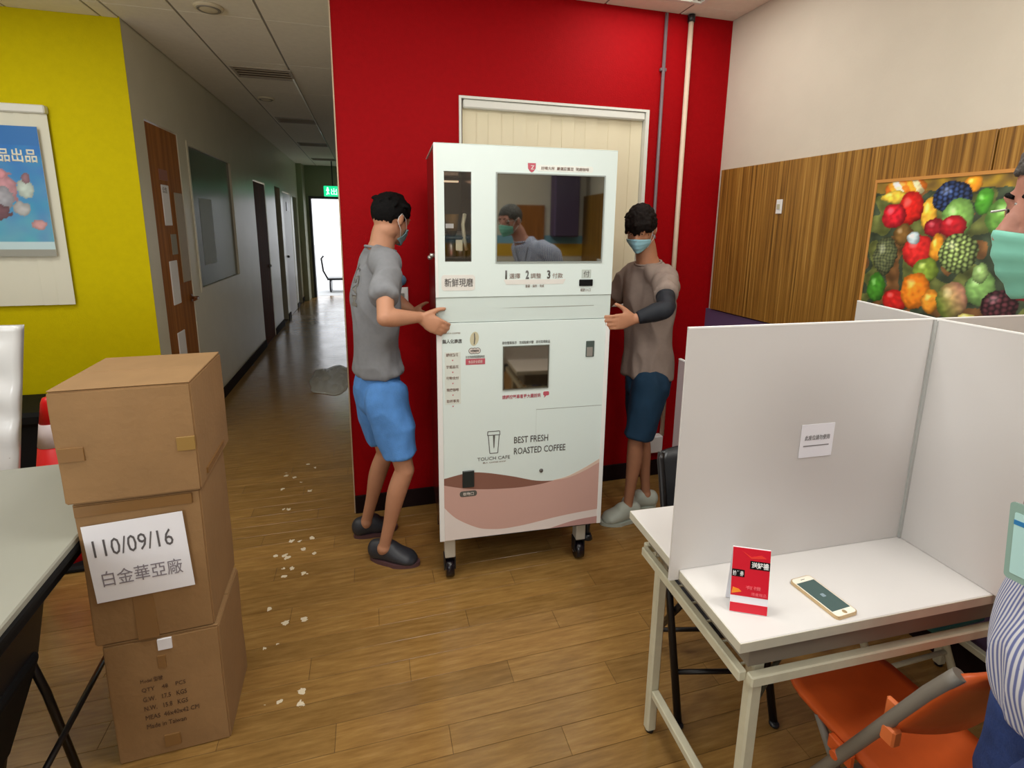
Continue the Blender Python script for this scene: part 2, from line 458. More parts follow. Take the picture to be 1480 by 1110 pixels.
st = stuffb.obj('planks_beyond', M_['floor'], fl); st['kind'] = 'stuff'

def wall(name, m, *a):
    return struct(boxo(name, m, None, *a))
WT = CEIL+.03
# red wall with a window opening
rw = B()
WX0, WX1, WZ0, WZ1 = .459, 1.518, 1.10, 2.19
for a in ((CX, WX0, RY, RY+.12, 0, WT), (WX1, RX, RY, RY+.12, 0, WT), (WX0, WX1, RY, RY+.12, 0, WZ0), (WX0, WX1, RY, RY+.12, WZ1, WT)): rw.box(*a)
struct(rw.obj('wall_red', M_['red']))
wall('wall_right', M_['offwhite'], RX, RX+.12, BY, RY+.12, 0, WT)
struct(B().box(FX, LX-.12, YY, YY+.14, 0, WT).box(LX-.12, LX, YY, YY+.004, 0, WT).obj('wall_yellow', M_['yellow']))
wall('wall_left', M_['offwhite'], FX-.12, FX, BY, YY+.14, 0, WT)
wall('wall_back', M_['offwhite'], FX, RX, BY-.12, BY, 0, WT)
wall('wall_corridor_right', M_['corridor'], CX, CX+.1, RY+.125, EY, 0, WT)
wall('wall_behind_window', M_['offwhite'], CX+.1, RX, RY+.5, RY+.56, 0, WT)
# corridor left wall with openings
D1 = (3.86, 4.44, 0, 2.185); W1 = (4.62, 5.95, 1.0, 2.165); D2 = (6.98, 7.72, 0, 2.07); D3 = (8.47, 8.97, 0, 2.09); D4 = (9.2, 10.1, 0, 2.06); D5 = (10.33, 10.88, 0, 2.03)
cw = B(); yy = YY+.005
for (a, b_, z0, z1) in (D1, W1, D2, D3, D4, D5):
    cw.box(LX-.12, LX, yy, a, 0, WT)
    cw.box(LX-.12, LX, a, b_, z1, WT)
    if z0 > 0: cw.box(LX-.12, LX, a, b_, 0, z0)
    yy = b_
cw.box(LX-.12, LX, yy, EY, 0, WT)
struct(cw.obj('wall_corridor_left', M_['corridor']))
# dark rooms behind open doors
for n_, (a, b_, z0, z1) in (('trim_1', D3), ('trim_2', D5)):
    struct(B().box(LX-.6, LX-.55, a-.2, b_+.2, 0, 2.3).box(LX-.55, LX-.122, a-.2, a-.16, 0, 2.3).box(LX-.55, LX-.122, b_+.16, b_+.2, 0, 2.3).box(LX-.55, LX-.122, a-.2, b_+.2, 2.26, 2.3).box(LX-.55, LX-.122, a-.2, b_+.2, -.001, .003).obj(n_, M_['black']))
# end wall with bright doorway
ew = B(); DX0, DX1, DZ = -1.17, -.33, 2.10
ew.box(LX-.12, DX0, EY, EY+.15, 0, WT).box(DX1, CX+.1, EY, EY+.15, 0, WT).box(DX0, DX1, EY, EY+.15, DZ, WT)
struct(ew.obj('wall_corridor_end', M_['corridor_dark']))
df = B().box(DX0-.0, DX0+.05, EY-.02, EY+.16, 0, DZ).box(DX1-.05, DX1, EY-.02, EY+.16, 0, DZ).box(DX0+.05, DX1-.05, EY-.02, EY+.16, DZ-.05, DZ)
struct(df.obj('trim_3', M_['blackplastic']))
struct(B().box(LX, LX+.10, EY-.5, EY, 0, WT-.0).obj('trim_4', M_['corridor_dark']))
struct(boxo('floor_outside', M_['concrete'], None, -12, 10, EY+.15, 40, -.12, -.02))
# ceiling
ce = struct(boxo('ceiling', M_['slab'], None, FX, RX+.1, BY, EY+.15, CEIL+.03, CEIL+.09))
GX = [-.97+.44*k for k in range(-5, 8)]
TL = .88
def fix_hit(x0, x1, y0, y1):
    for (fx, fy, p) in TROFFERS:
        if x0 < fx+.31 and x1 > fx-.31 and y0 < fy+.31 and y1 > fy-.31: return True
    return False
tm = {}
bars = B()
def make_tile(x0c, x1c, y0c, y1c):
    g = .006; gy = .0015
    if not fix_hit(x0c, x1c, y0c, y1c):
        B().box(x0c+g, x1c-g, y0c+gy, y1c-gy, CEIL, CEIL+.025, bev=.0014).obj('ceiling_tile', M_['tile'], ce); return
    xs, ys = {x0c, x1c}, {y0c, y1c}
    for (fx, fy, p) in TROFFERS:
        xs |= {v for v in (fx-.31, fx+.31) if x0c < v < x1c}; ys |= {v for v in (fy-.31, fy+.31) if y0c < v < y1c}
    xs, ys = sorted(xs), sorted(ys); t = B(); any_ = False
    for a in range(len(xs)-1):
        for c in range(len(ys)-1):
            if not fix_hit(xs[a]+.001, xs[a+1]-.001, ys[c]+.001, ys[c+1]-.001):
                t.box(xs[a]+(g if a == 0 else 0), xs[a+1]-(g if a == len(xs)-2 else 0), ys[c]+(gy if c == 0 else 0), ys[c+1]-(gy if c == len(ys)-2 else 0), CEIL, CEIL+.025); any_ = True
    if any_: t.obj('ceiling_tile', M_['tile'], ce)
for k in range(len(GX)-1):
    for j in range(-2, 12):
        x0, x1 = GX[k], GX[k+1]; y0, y1 = 1.70+TL*(j), 1.70+TL*(j+1)
        y0, y1 = y0-.88, y1-.88
        for (xa, xb, yb) in ((FX, LX, YY), (LX, CX, EY), (CX, RX, RY)):
            x0c, x1c, y0c, y1c = max(x0, xa), min(x1, xb), max(y0, BY), min(y1, yb)
            if x1c-x0c < .02 or y1c-y0c < .03: continue
            make_tile(x0c, x1c, y0c, y1c)
for x in GX:
    if FX < x < RX:
        bars.box(x-.005, x+.005, BY, RY if x > CX else (EY if x > LX else YY), CEIL+.003, CEIL+.028)
bars.obj('grid_bar', M_['tbar'], ce)
# baseboards
struct(boxo('baseboard_red', M_['basebd'], None, CX, RX, RY-.014, RY, 0, .10))
struct(boxo('baseboard_yellow', M_['basebd'], None, FX, LX, YY-.014, YY, 0, .10))
bb = B(); yy = YY
for (a, b_, z0, z1) in (D1, D2, D3, D4, D5):
    bb.box(LX, LX+.012, yy, a, 0, .09); yy = b_
bb.box(LX, LX+.012, yy, EY-.5, 0, .09)
struct(bb.obj('baseboard_corridor', M_['basebd']))
struct(boxo('trim_5', M_['trimbeige'], None, CX-.006, CX+.0, RY-.004, RY+.03, .0, CEIL))
# back wall painted stripes and board (seen mirrored in the machine's screen)
struct(boxo('trim_6', M_['bluestripe'], None, FX, RX, BY, BY+.004, 1.36, 1.45))
struct(boxo('trim_7', M_['amber'], None, FX, RX, BY, BY+.004, 1.22, 1.36))
tag(boxo('wall_board', M_['doorwood'], None, 1.22, 1.53, BY+.005, BY+.03, .9, 1.78, .003), 'brown board on the back wall, mirrored in the large dark screen', 'board')
wc = thing('wall_cabinet', 'purple cabinet hung on the back wall, mirrored in the large dark screen', 'cabinet', (1.86-.12, BY, 1.44))
boxo('body', M_['purple'], wc, -.14, .14, .006, .2, 0, .75, .01); boxo('door', mat('purple_door', (78, 66, 92), .3), wc, -.13, .13, .2, .212, .01, .74, .003)

# ---- corridor doors and window
d1 = struct(boxo('door_1', M_['doorwood'], None, LX-.05, LX-.004, D1[0]+.01, D1[1]-.01, 0, D1[3]-.01, .002))
xf = LX-.004
for (y0, y1, z0, z1) in ((4.02, 4.15, 1.53, 1.80), (4.01, 4.155, .985, 1.29), (4.01, 4.155, .50, .79)):
    fr = boxo('vision_panel', M_['paper'], d1, xf, xf+.006, y0, y1, z0, z1, .003)
text_obj('公告', 'lettering', M_['ink'], d1, Matrix.Translation((xf+.0065, 4.03, 1.745)) @ Matrix.Rotation(R(90), 4, 'Z') @ Matrix.Rotation(R(90), 4, 'X'), height=.04)
boxo('notice', mat('grey_notice', (150, 146, 132), .6), d1, xf, xf+.004, 4.10, 4.20, 1.33, 1.47)
boxo('name_plate', mat('brown_plate', (150, 92, 70), .5), d1, xf, xf+.004, 4.01, 4.16, 1.83, 1.9)
boxo('kick_strip', mat('pale_strip', (168, 154, 132), .5), d1, xf, xf+.006, 4.25, 4.41, 1.12, 1.76, .002)
h = B().cyl((xf, 4.38, .99), (xf+.05, 4.38, .99), .012).tube([(xf+.05, 4.38, .99), (xf+.05, 4.28, .985)], .009); h.ell((xf+.004, 4.38, .99), (.006, .03, .03))
h.obj('handle', mat('bronze_handle', (120, 70, 36), .35, metal=.5), d1)
w1 = struct(boxo('window_1', M_['glassdark'], None, LX-.022, LX-.014, W1[0]+.03, W1[1]-.03, W1[2]+.03, W1[3]-.03))
B().box(LX-.09, LX+.006, W1[0], W1[0]+.03, W1[2], W1[3]).box(LX-.09, LX+.006, W1[1]-.03, W1[1], W1[2], W1[3]).box(LX-.09, LX+.006, W1[0]+.03, W1[1]-.03, W1[2], W1[2]+.03).box(LX-.09, LX+.006, W1[0]+.03, W1[1]-.03, W1[3]-.03, W1[3]).obj('window_frame', M_['corridor'], w1)
boxo('paper_sheet', mat('glass_paper', (150, 160, 160), .5), w1, LX-.014, LX-.012, 4.85, 5.2, 1.2, 1.75)
d2 = struct(boxo('door_2', M_['doordark'], None, LX-.05, LX-.004, D2[0]+.02, D2[1]-.02, 0, D2[3]-.02, .004))
B().ell((LX+.012, 7.62, .98), (.02, .02, .02)).obj('door_knob', M_['metal'], d2)
d3 = struct(boxo('door_3', mat('white_corridor_door', (206, 200, 206), .4), None, LX-.05, LX-.004, D4[0]+.02, D4[1]-.02, 0, D4[3]-.02, .004))
boxo('vent_window', M_['blackplastic'], d3, LX-.004, LX+.004, 9.55, 9.75, 1.75, 1.9)
B().ell((LX+.012, 9.32, 1.0), (.02, .02, .02)).obj('door_knob', M_['blackplastic'], d3)

# ---- exit sign
ex = thing('exit_sign', 'glowing green exit sign hanging above the bright far doorway', 'sign', (-.62, 10.5, 2.05))
boxo('housing', M_['exit'], ex, -.16, .16, -.03, .03, 0, .19, .008)
boxo('hanger', M_['blackplastic'], ex, -.01, .01, -.01, .01, .19, CEIL-2.05)
text_obj('出口', 'lettering', M_['exitw'], ex, XZ(-.03, -.031, .03), height=.12)
pg = B().ell((-.09, -.031, .15), (.016, .002, .016))
pg.prism([(-.12, .11), (-.10, .135), (-.07, .13), (-.06, .1), (-.07, .1), (-.075, .115), (-.08, .08), (-.06, .05), (-.07, .03), (-.085, .06), (-.1, .03), (-.12, .03), (-.1, .07), (-.1, .11), (-.115, .1)], 'y', -.0325, -.031)
pg.obj('running_figure', M_['exitw'], ex)
# ---- ceiling fittings in the corridor
for i, (y0, y1) in enumerate(((4.47, 4.77), (6.40, 6.70), (8.25, 8.55), (10.1, 10.4))):
    g = thing('ceiling_vent', ['dark slotted ceiling vent nearest the camera in the corridor', 'second dark slotted ceiling vent along the corridor', 'third dark slotted ceiling vent along the corridor', 'farthest dark ceiling vent before the exit sign'][i], 'vent', (-.73, (y0+y1)/2, CEIL), 0, 'corridor ceiling vents')
    hy = (y1-y0)/2
    B().box(-.21, .21, -hy, -hy+.02, -.008, 0).box(-.21, .21, hy-.02, hy, -.008, 0).box(-.21, -.19, -hy+.02, hy-.02, -.008, 0).box(.19, .21, -hy+.02, hy-.02, -.008, 0).obj('frame', mat('vent_frame', (170, 158, 140), .6), g)
    boxo('recess', mat('vent_dark', (74, 58, 46), .8), g, -.19, .19, -hy+.02, hy-.02, -.003, -.001)
    for k in range(4):
        yk = -hy+.05+k*.065
        B().box(-.19, .19, yk, yk+.012, -.009, -.003).obj('slat', mat('vent_slat', (150, 134, 110), .6) if k == 0 and i == 0 else bpy.data.materials['vent_slat'], g)
for i, (x, y) in enumerate(((-.78, 3.35), (-.87, 5.5))):
    s = thing('smoke_detector', ['round cream ceiling disc over the mouth of the corridor', 'small round ceiling disc beyond the first slotted vent'][i], 'detector', (x, y, CEIL))
    B().lathe([(.0, -.022), (.03, -.022), (.045, -.016), (.07, -.012), (.075, 0)], n=28).obj('housing', mat('detector_cream', (206, 194, 166), .6) if i == 0 else bpy.data.materials['detector_cream'], s)
    B().lathe([(.05, -.0165), (.055, -.019), (.06, -.014)], n=28).obj('ring', M_['tbar'], s)
cd = B().tube([(-.53, 4.7, CEIL-.012), (-.53, 7.2, CEIL-.012), (-.52, 11.0, CEIL-.012)], .007, n=8)  # glint on the ceiling modelled as a thin white tube
tag(cd.obj('glint_tube', mat('glint_white', (225, 225, 215), .25)), 'thin white tube built as a glint line along the corridor ceiling', 'glint')
# ---- room ceiling lights
for i, (x, y, p) in enumerate(TROFFERS):
    lb = ['square louvred ceiling light above the red wall corner', 'square ceiling light in front of the vending machine', 'square ceiling light above the white desk', 'square ceiling light above the cardboard boxes', 'square ceiling light above the camera', 'square ceiling light by the yellow wall'][i]
    t = thing('ceiling_light', lb, 'light', (x, y, CEIL))
    B().box(-.305, .305, -.305, -.285, -.006, .02).box(-.305, .305, .285, .305, -.006, .02).box(-.305, -.285, -.285, .285, -.006, .02).box(.285, .305, -.285, .285, -.006, .02).obj('frame', M_['frame'], t)
    boxo('reflector', M_['louver'], t, -.285, .285, -.285, .285, .016, .02)
    for k in range(3): B().cyl((-.27, -.17+.17*k, .005), (.27, -.17+.17*k, .005), .009, n=10).obj('tube', M_['lamp'], t)
    for k in range(5): boxo('louver_blade', M_['louver'], t, -.23+.115*k-.001, -.23+.115*k+.001, -.285, .285, -.006, .0)

# ---- window on the red wall: frame and vertical blind
wf = struct(B().box(WX0, WX0+.012, RY-.01, RY+.1, WZ0, WZ1).box(WX1-.02, WX1, RY-.01, RY+.1, WZ0, WZ1).box(WX0+.012, WX1-.02, RY-.01, RY+.1, WZ0, WZ0+.02).box(WX0+.012, WX1-.02, RY-.01, RY+.1, WZ1-.012, WZ1).obj('window_2', M_['frame']))
vb = thing('vertical_blind', 'cream vertical blind closed over the window behind the vending machine', 'blind', ((WX0+WX1)/2, RY+.03, WZ1))
hw = (WX1-WX0)/2-.022
boxo('head_rail', M_['frame'], vb, -hw, hw, -.035, .012, -.055, -.014, .006)
sl = B().box(-.0344, .0344, -.0012, .0012, WZ0-WZ1+.05, -.05); sl_o = sl.obj('slat', M_['blind'], vb); sm = sl_o.data; bpy.data.objects.remove(sl_o)
n = 15
for k in range(n):
    o = bpy.data.objects.new('slat', sm); COL.objects.link(o); o.parent = vb
    o.location = (-hw+.035+(2*hw-.07)*k/(n-1), -.003+.004*(k % 2), 0); o.rotation_euler.z = R(random.uniform(-3, 3))
# ---- yellow wall: white blind window with a poster
YX0, YX1, YZ0, YZ1 = -2.75, -1.725, 1.06, 2.19
yb = thing('window_blind', 'white vertical blind with a blue poster over it on the yellow wall', 'blind', ((YX0+YX1)/2, YY, YZ1))
yhw = (YX1-YX0)/2
boxo('head_rail', M_['frame'], yb, -yhw, yhw, -.045, -.001, -.045, 0, .006)
slm = None
for k in range(14):
    if slm is None:
        slo = B().box(-.04, .04, -.0012, .0012, YZ0-YZ1, -.045).obj('slat', M_['blindw'], yb); slm = slo.data
    else:
        slo = bpy.data.objects.new('slat', slm); COL.objects.link(slo); slo.parent = yb
    slo.location = (-yhw+.042+(2*yhw-.084)*k/13, -.024, 0); slo.rotation_euler.z = R(random.uniform(4, 9))
# ---- right wall: panelling, banquette paint, poster
pn = struct(boxo('trim_8', mat('panel_backing', (90, 58, 24), .7), None, RX-.012, RX, BY, RY-.06, 1.08, 1.88))
for k, (a, b_) in enumerate(((1.275, RY-.05), (-.10, 1.27), (BY+.005, -.105))):
    boxo('wood_panel', M_['zebrano'], pn, RX-.03, RX-.012, a, b_, 1.076, 1.885, .002)
struct(boxo('trim_9', M_['purple'], None, RX-.02, RX, BY, RY, 0.1, 1.07))
struct(boxo('baseboard_right', M_['basebd'], None, RX-.026, RX, BY, RY-.015, 0, .1))
sw = thing('wall_switch', 'small white switch plate on the zebra wood panel', 'switch', (RX-.03, 2.174, 1.665))
boxo('plate', M_['white'], sw, -.008, 0, -.018, .018, -.035, .035, .002); boxo('rocker', mat('switch_grey', (180, 176, 150), .5), sw, -.012, -.008, -.009, .009, -.012, .012, .001)

FR = [(0.116,1.716,.069,.035,'slice'),(0.076,1.683,.045,.019,(226,190,60)),(0.217,1.618,.026,.050,(236,176,50)),(0.345,1.713,.028,.023,(240,150,30)),
(0.286,1.673,.055,.048,'bluegrape'),(0.315,1.60,.045,.06,(120,170,80)),(0.389,1.653,.024,.036,(72,150,40)),(0.148,1.637,.041,.054,(206,30,24)),(0.087,1.612,.041,.043,(200,26,40)),
(0.135,1.541,.033,.035,(116,84,40)),(0.245,1.568,.032,.029,(150,24,36)),(0.306,1.573,.036,.034,(176,24,34)),(0.197,1.482,.048,.052,(206,36,34)),(0.175,1.53,.02,.02,(190,210,215)),
(0.264,1.498,.021,.043,(226,144,34)),(0.336,1.481,.054,.060,'greengrape'),(0.074,1.457,.042,.064,'pine'),(0.237,1.414,.038,.041,(120,146,48)),
(0.057,1.329,.031,.051,(62,130,36)),(0.139,1.288,.043,.036,(190,30,26)),(0.212,1.334,.047,.059,(232,124,24)),(0.272,1.303,.027,.037,(224,140,36)),
(0.341,1.317,.043,.057,'mango'),(0.423,1.368,.038,.050,(116,160,84)),(0.416,1.419,.021,.03,(140,176,100)),(0.486,1.314,.045,.05,'darkgrape'),(0.405,1.258,.028,.02,(220,210,110)),
(.47,1.60,.06,.06,(96,150,60)),(.56,1.66,.05,.05,(210,60,40)),(.60,1.50,.06,.07,(230,180,50)),(.55,1.40,.05,.05,(170,30,40)),(.68,1.62,.05,.05,(240,150,40)),(.70,1.40,.06,.06,(120,160,60)),(.78,1.52,.05,.06,(200,40,40))]
def fruit(u, v):
    z = 1.20+v
    u0, z0_ = u, z
    u = u+.006*noise.noise(Vector((u0*28, z0_*28, 4)))+.003*noise.noise(Vector((u0*80, z0_*80, 4))); z = z+.006*noise.noise(Vector((u0*28, z0_*28, 9)))+.003*noise.noise(Vector((u0*80, z0_*80, 9)))
    k_ = noise.noise(Vector((u*13, z*13, 6))); base = (104, 112, 60) if k_ > .1 else ((120, 84, 50) if k_ < -.25 else (62, 74, 56))
    n0 = noise.noise(Vector((u*30, z*30, 0)))
    c = [base[i]*(1+.5*n0) for i in range(3)]
    if z > 1.70: c = [150+60*n0, 120+50*n0, 50]
    for (cx, cz, a, b_, k) in FR:
        dx, dz = (u-cx)/a/1.16, (z-cz)/b_/1.16; d = dx*dx+dz*dz
        if d > 1: continue
        sh = .55+.6*math.sqrt(max(0, 1-((dx+.3)**2+(dz-.3)**2)/2.2))
        if isinstance(k, tuple): cc = k
        elif k == 'slice':
            cc = ((236, 160, 40), (240, 226, 170), (232, 120, 30))[int((u*40+z*25)) % 3]
        elif k in ('bluegrape', 'greengrape', 'darkgrape'):
            s = .017; gx, gz = u/s, z/s+(.5 if int(u/s) % 2 else 0); fx, fz = gx % 1-.5, gz % 1-.5
            t = max(0, 1-(fx*fx+fz*fz)*3.2)
            cc0 = {'bluegrape': (44, 64, 110), 'greengrape': (146, 170, 96), 'darkgrape': (84, 40, 48)}[k]
            cc = [q*(.3+.9*t) for q in cc0]
        elif k == 'pine':
            t = (math.sin((u+z)*260)*math.sin((u-z)*260)); cc = (84+30*t, 92+30*t, 62+16*t)
        else:
            t = min(1, max(0, .5+dx*.5+dz*.4)); cc = (110+90*t, 130+10*t, 50+60*t)
        g_ = sum(cc)/3; hl = max(0, 1-((dx+.35)**2+(dz-.38)**2)*9); sh *= 1+.25*noise.noise(Vector((u*60, z*60, 2)))
        c = [min(255, (q*.92+g_*.08)*1.12*sh*(1-.3*d*d)+70*hl) for q in cc]
    return lin([max(0, min(255, q)) for q in c])
fp = thing('fruit_poster', 'large poster of mixed fruit with a thin wooden frame on the zebra wood panel', 'poster', (RX-.031, 1.657, 1.20))
PWd, PHt = .90, .541
boxo('board', M_['white'], fp, -.010, 0, -PWd, 0, 0, PHt)
Mf = Matrix.Translation((-.0105, 0, 0)) @ Matrix(((0, 0, -1, 0), (-1, 0, 0, 0), (0, 1, 0, 0), (0, 0, 0, 1)))
print_grid('picture', fp, PWd, PHt, 260, 156, fruit, Mf, M_['print'])
B().box(-.014, 0, -PWd-.01, .008, PHt, PHt+.012).box(-.014, 0, 0, .008, 0, PHt).box(-.014, 0, -PWd-.01, .008, -.012, 0).box(-.014, 0, -PWd-.01, -PWd, 0, PHt).obj('frame', mat('poster_frame', (200, 140, 70), .5), fp)

def sea(u, v):
    H = .72; t = v/H
    c = [30+70*(1-t)+30*noise.noise(Vector((u*9, v*9, 1))), 110+60*(1-t)+20*noise.noise(Vector((u*14, v*14, 3))), 190]
    if t > .86: c = [40, 110, 180]
    if t < .06: c = [150, 150, 140]
    elif t < .12: c = [190, 215, 220]
    for (cx, cy, a, b_, k) in ((.70, .38, .10, .10, (206, 150, 160)), (.70, .33, .07, .07, (170, 170, 180)), (.66, .25, .09, .05, (120, 80, 90)), (.63, .40, .06, .07, (226, 180, 190)), (.72, .46, .03, .03, (220, 150, 160)),
                                (.83, .38, .04, .05, (200, 215, 205)), (.84, .44, .02, .03, (150, 110, 120)), (.80, .27, .04, .04, (190, 190, 190)), (.87, .18, .035, .03, (214, 160, 160)), (.50, .3, .08, .1, (200, 190, 120)), (.3, .35, .1, .12, (220, 140, 120))):
        d = ((u-cx)/a)**2+((v-cy)/b_)**2+.5*noise.noise(Vector((u*40, v*40, 5)))
        if d < 1: c = [q*(1-.25*d) for q in k]
    return lin([max(0, min(255, q)) for q in c])
po = thing('sea_poster', 'blue poster with pink and white figures hung on the white blind', 'poster', (-2.70, YY-.05, 1.35))
boxo('sheet', M_['paper'], po, 0, .93, 0, .003, 0, .72)
print_grid('picture', po, .93, .72, 150, 116, sea, Matrix.Translation((0, -.0006, 0)) @ Matrix.Rotation(R(90), 4, 'X'), M_['print2'])
text_obj('好品出品', 'lettering', mat('poster_letter', (228, 224, 206), .6), po, XZ(.66, -.0008, .525), height=.075, width=.25, bold=.02)
text_obj('最', 'lettering', mat('poster_letter_y', (226, 190, 60), .6), po, XZ(.54, -.0008, .52), height=.09, bold=.02)

# ---- pipes on the red wall
pp = thing('wall_pipe', 'thin grey conduit pipe running up the red wall', 'pipe', (1.583, RY-.016, 0))
B().cyl((0, 0, .1), (0, 0, CEIL-.01), .009, n=14).obj('pipe', M_['pipegrey'], pp)
for z in (.6, 1.5, 2.4): B().box(-.018, .018, -.004, .014, z-.008, z+.008, .002).obj('clip', M_['pipegrey'], pp)
pp = thing('wall_pipe', 'cream pipe beside the grey conduit, ending in a white box', 'pipe', (1.731, RY-.02, 0))
B().cyl((0, 0, .27), (0, 0, CEIL-.03), .0135, n=14).obj('pipe', M_['pipecream'], pp)
B().cyl((0, 0, CEIL-.04), (0, 0, CEIL-.005), .02, n=12).obj('collar', M_['blackplastic'], pp)
tag(boxo('outlet_box', M_['white'], None, 1.625, 1.722, RY-.055, RY-.001, .17, .28, .006), 'white outlet box low on the red wall at the foot of the cream pipe', 'outlet')
sp = thing('wall_switch', 'pale switch plate on the red wall behind the man in grey', 'switch', (.153, RY, 1.188))
boxo('plate', M_['white'], sp, -.032, .032, -.009, -.001, -.05, .05, .003); boxo('rocker', mat('switch_dark', (130, 128, 120), .5), sp, -.012, .012, -.013, -.009, -.02, .02, .002)
B().lathe([(0, 0), (.03, 0), (.028, .012), (.0, .014)], n=20).obj('round_sensor', mat('blue_grey_button', (96, 130, 160), .4))
rs = bpy.data.objects['round_sensor']; rs.rotation_euler = (R(90), 0, 0); rs.location = (.148, RY-.001, 1.275)
tag(rs, 'round blue button on the red wall above the switch plate', 'button')

# ---- outside the far door
tr = thing('hand_cart', 'dark steel hand cart standing in the bright far doorway', 'cart', (-.62, EY+1.1, -.02))
B().box(-.35, .35, -.2, .2, .28, .33, .01).obj('deck', M_['blackplastic'], tr)
B().tube([(-.33, -.15, .3), (-.42, -.2, .5), (-.45, -.2, .78), (-.40, -.18, .84)], .02).obj('handle', M_['blackmetal'], tr)
for sx in (-.28, .28):
    for sy in (-.14, .14): B().cyl((sx-.02, sy, .14), (sx+.02, sy, .14), .14).obj('wheel', M_['caster'], tr)

# crumpled clear film lying on the corridor floor
pf = bmesh.new(); gN = 26; vs = []
for j in range(gN+1):
    for i in range(gN+1):
        u_, v_ = -1+2*i/gN, -1+2*j/gN
        rr = 1+.25*noise.noise(Vector((u_*1.3, v_*1.3, 3)))
        k_ = max(abs(u_), abs(v_)); l_ = math.hypot(u_, v_) or 1
        x, y_ = u_*k_/l_*.22*rr, v_*k_/l_*.50*rr
        z = .004+.045*max(0, 1-k_**3)*(abs(noise.noise(Vector((x*14, y_*9, 1))))*1.6+.15)
        vs.append(pf.verts.new((x, y_, z)))
for j in range(gN):
    for i in range(gN):
        q = j*(gN+1)+i; pf.faces.new((vs[q], vs[q+1], vs[q+gN+2], vs[q+gN+1]))
me = bpy.data.meshes.new('plastic_film'); [setattr(f_, 'smooth', True) for f_ in pf.faces]; pf.to_mesh(me); pf.free()
fo = link('plastic_film', me, mat('clear_film', (224, 222, 212), .45, alpha=.55)); fo.location = (-.42, 5.35, 0)
so = fo.modifiers.new('thick', 'SOLIDIFY'); so.thickness = .001
tag(fo, 'crumpled clear plastic film lying on the corridor floor by the red corner', 'plastic film')

# ------------------------------------------------------------------ vending machine
MW, MD, MZ0, MZ1 = .734, .50, .215, 1.858
vm = thing('vending_machine', 'tall white coffee vending machine on casters with two dark glass windows', 'vending machine', (.244, 2.0, 0), R(-2.864))
# local: x right along the front, y into the machine, front face at y = 0
mb = B()
LW = (.037, .141, 1.417, 1.757)
mb.box(.006, MW-.006, .025, MD, MZ0+.004, MZ1-.004)
# carve the window recess out of the cabinet by building it in pieces
mb = B()
mb.box(.004, LW[0], .022, MD, MZ0+.004, MZ1-.003).box(LW[1], MW-.004, .022, MD, MZ0+.004, MZ1-.003)
mb.box(LW[0], LW[1], .022, MD, MZ0+.004, LW[2]).box(LW[0], LW[1], .022, MD, LW[3], MZ1-.003).box(LW[0], LW[1], .30, MD, LW[2], LW[3])
mb.obj('cabinet', M_['mside'], vm)
boxo('top_cover', M_['machine2'], vm, 0, MW, .0, MD, MZ1-.003, MZ1, .001)
# front door skins: upper door, middle band, lower door
ud = B().box(0, LW[0], 0, .022, 1.278, MZ1-.003).box(LW[0], LW[1], 0, .022, LW[3], MZ1-.003).box(LW[0], LW[1], 0, .022, 1.278, LW[2])
ud.box(LW[1], MW, 0, .022, 1.278, MZ1-.003)
upd = ud.obj('upper_door', M_['machine'], vm)
boxo('middle_band', M_['machine2'], vm, 0, MW, .004, .022, 1.176, 1.2765)
lod = boxo('lower_door', M_['machine'], vm, 0, MW, 0, .022, MZ0, 1.1735, .001)
boxo('edge_strip', M_['white'], vm, -.001, .020, -.003, .0, MZ0, 1.1735, .001)
boxo('edge_strip', M_['white'], vm, MW-.018, MW+.001, -.003, .0, MZ0, 1.1735, .001)
boxo('edge_strip', M_['white'], vm, -.001, .010, -.002, .0, 1.278, MZ1-.003)
# screens
sc = boxo('display_screen', M_['screen'], vm, .241, .680, -.003, 0, 1.417, 1.754, .001)
B().box(.236, .241, -.004, 0, 1.412, 1.759).box(.680, .685, -.004, 0, 1.412, 1.759).box(.241, .680, -.004, 0, 1.754, 1.759).box(.241, .680, -.004, 0, 1.412, 1.417).obj('bezel', mat('bezel_grey', (150, 158, 154), .4), sc)
ts = boxo('touch_screen', M_['screen2'], vm, .273, .463, -.004, 0, .887, 1.067, .001)
B().box(.269, .273, -.005, 0, .883, 1.071).box(.463, .467, -.005, 0, .883, 1.071).box(.273, .463, -.005, 0, 1.067, 1.071).box(.273, .463, -.005, 0, .883, .887).obj('bezel', mat('bezel_dark', (96, 96, 86), .4), ts)
# window with the brewer inside
gl = boxo('glass_pane', M_['wglass'], vm, LW[0], LW[1], .006, .010, LW[2], LW[3])
br = B().box(LW[0]+.001, LW[1]-.001, .16, .29, LW[2]+.001, 1.53, .004).obj('brewer_unit', mat('brewer_steel', (130, 124, 112), .3, metal=.8), vm)
B().cyl((.075, .10, 1.535), (.075, .10, 1.60), .022, .030).cyl((.075, .10, 1.50), (.075, .10, 1.535), .008, .022).obj('bean_funnel', mat('amber_hopper', (120, 90, 50), .2), br)
B().tube([(.125, .08, 1.60), (.115, .06, 1.56), (.12, .055, 1.50), (.13, .07, 1.46)], .008).obj('hose', mat('cream_hose', (186, 180, 150), .4), br)
B().cyl((.07, .10, 1.43), (.07, .10, 1.50), .020).cyl((.11, .12, 1.43), (.11, .12, 1.48), .014).obj('cylinder', M_['metal'], br)
boxo('service_card', M_['white'], br, .047, .078, .06, .063, 1.545, 1.563)
boxo('service_card', mat('cream_tag', (214, 206, 176), .5), br, .085, .112, .05, .055, 1.458, 1.50)
boxo('shelf', mat('dark_shelf', (60, 60, 56), .4), br, LW[0]+.001, LW[1]-.001, .05, .16, 1.505, 1.512)
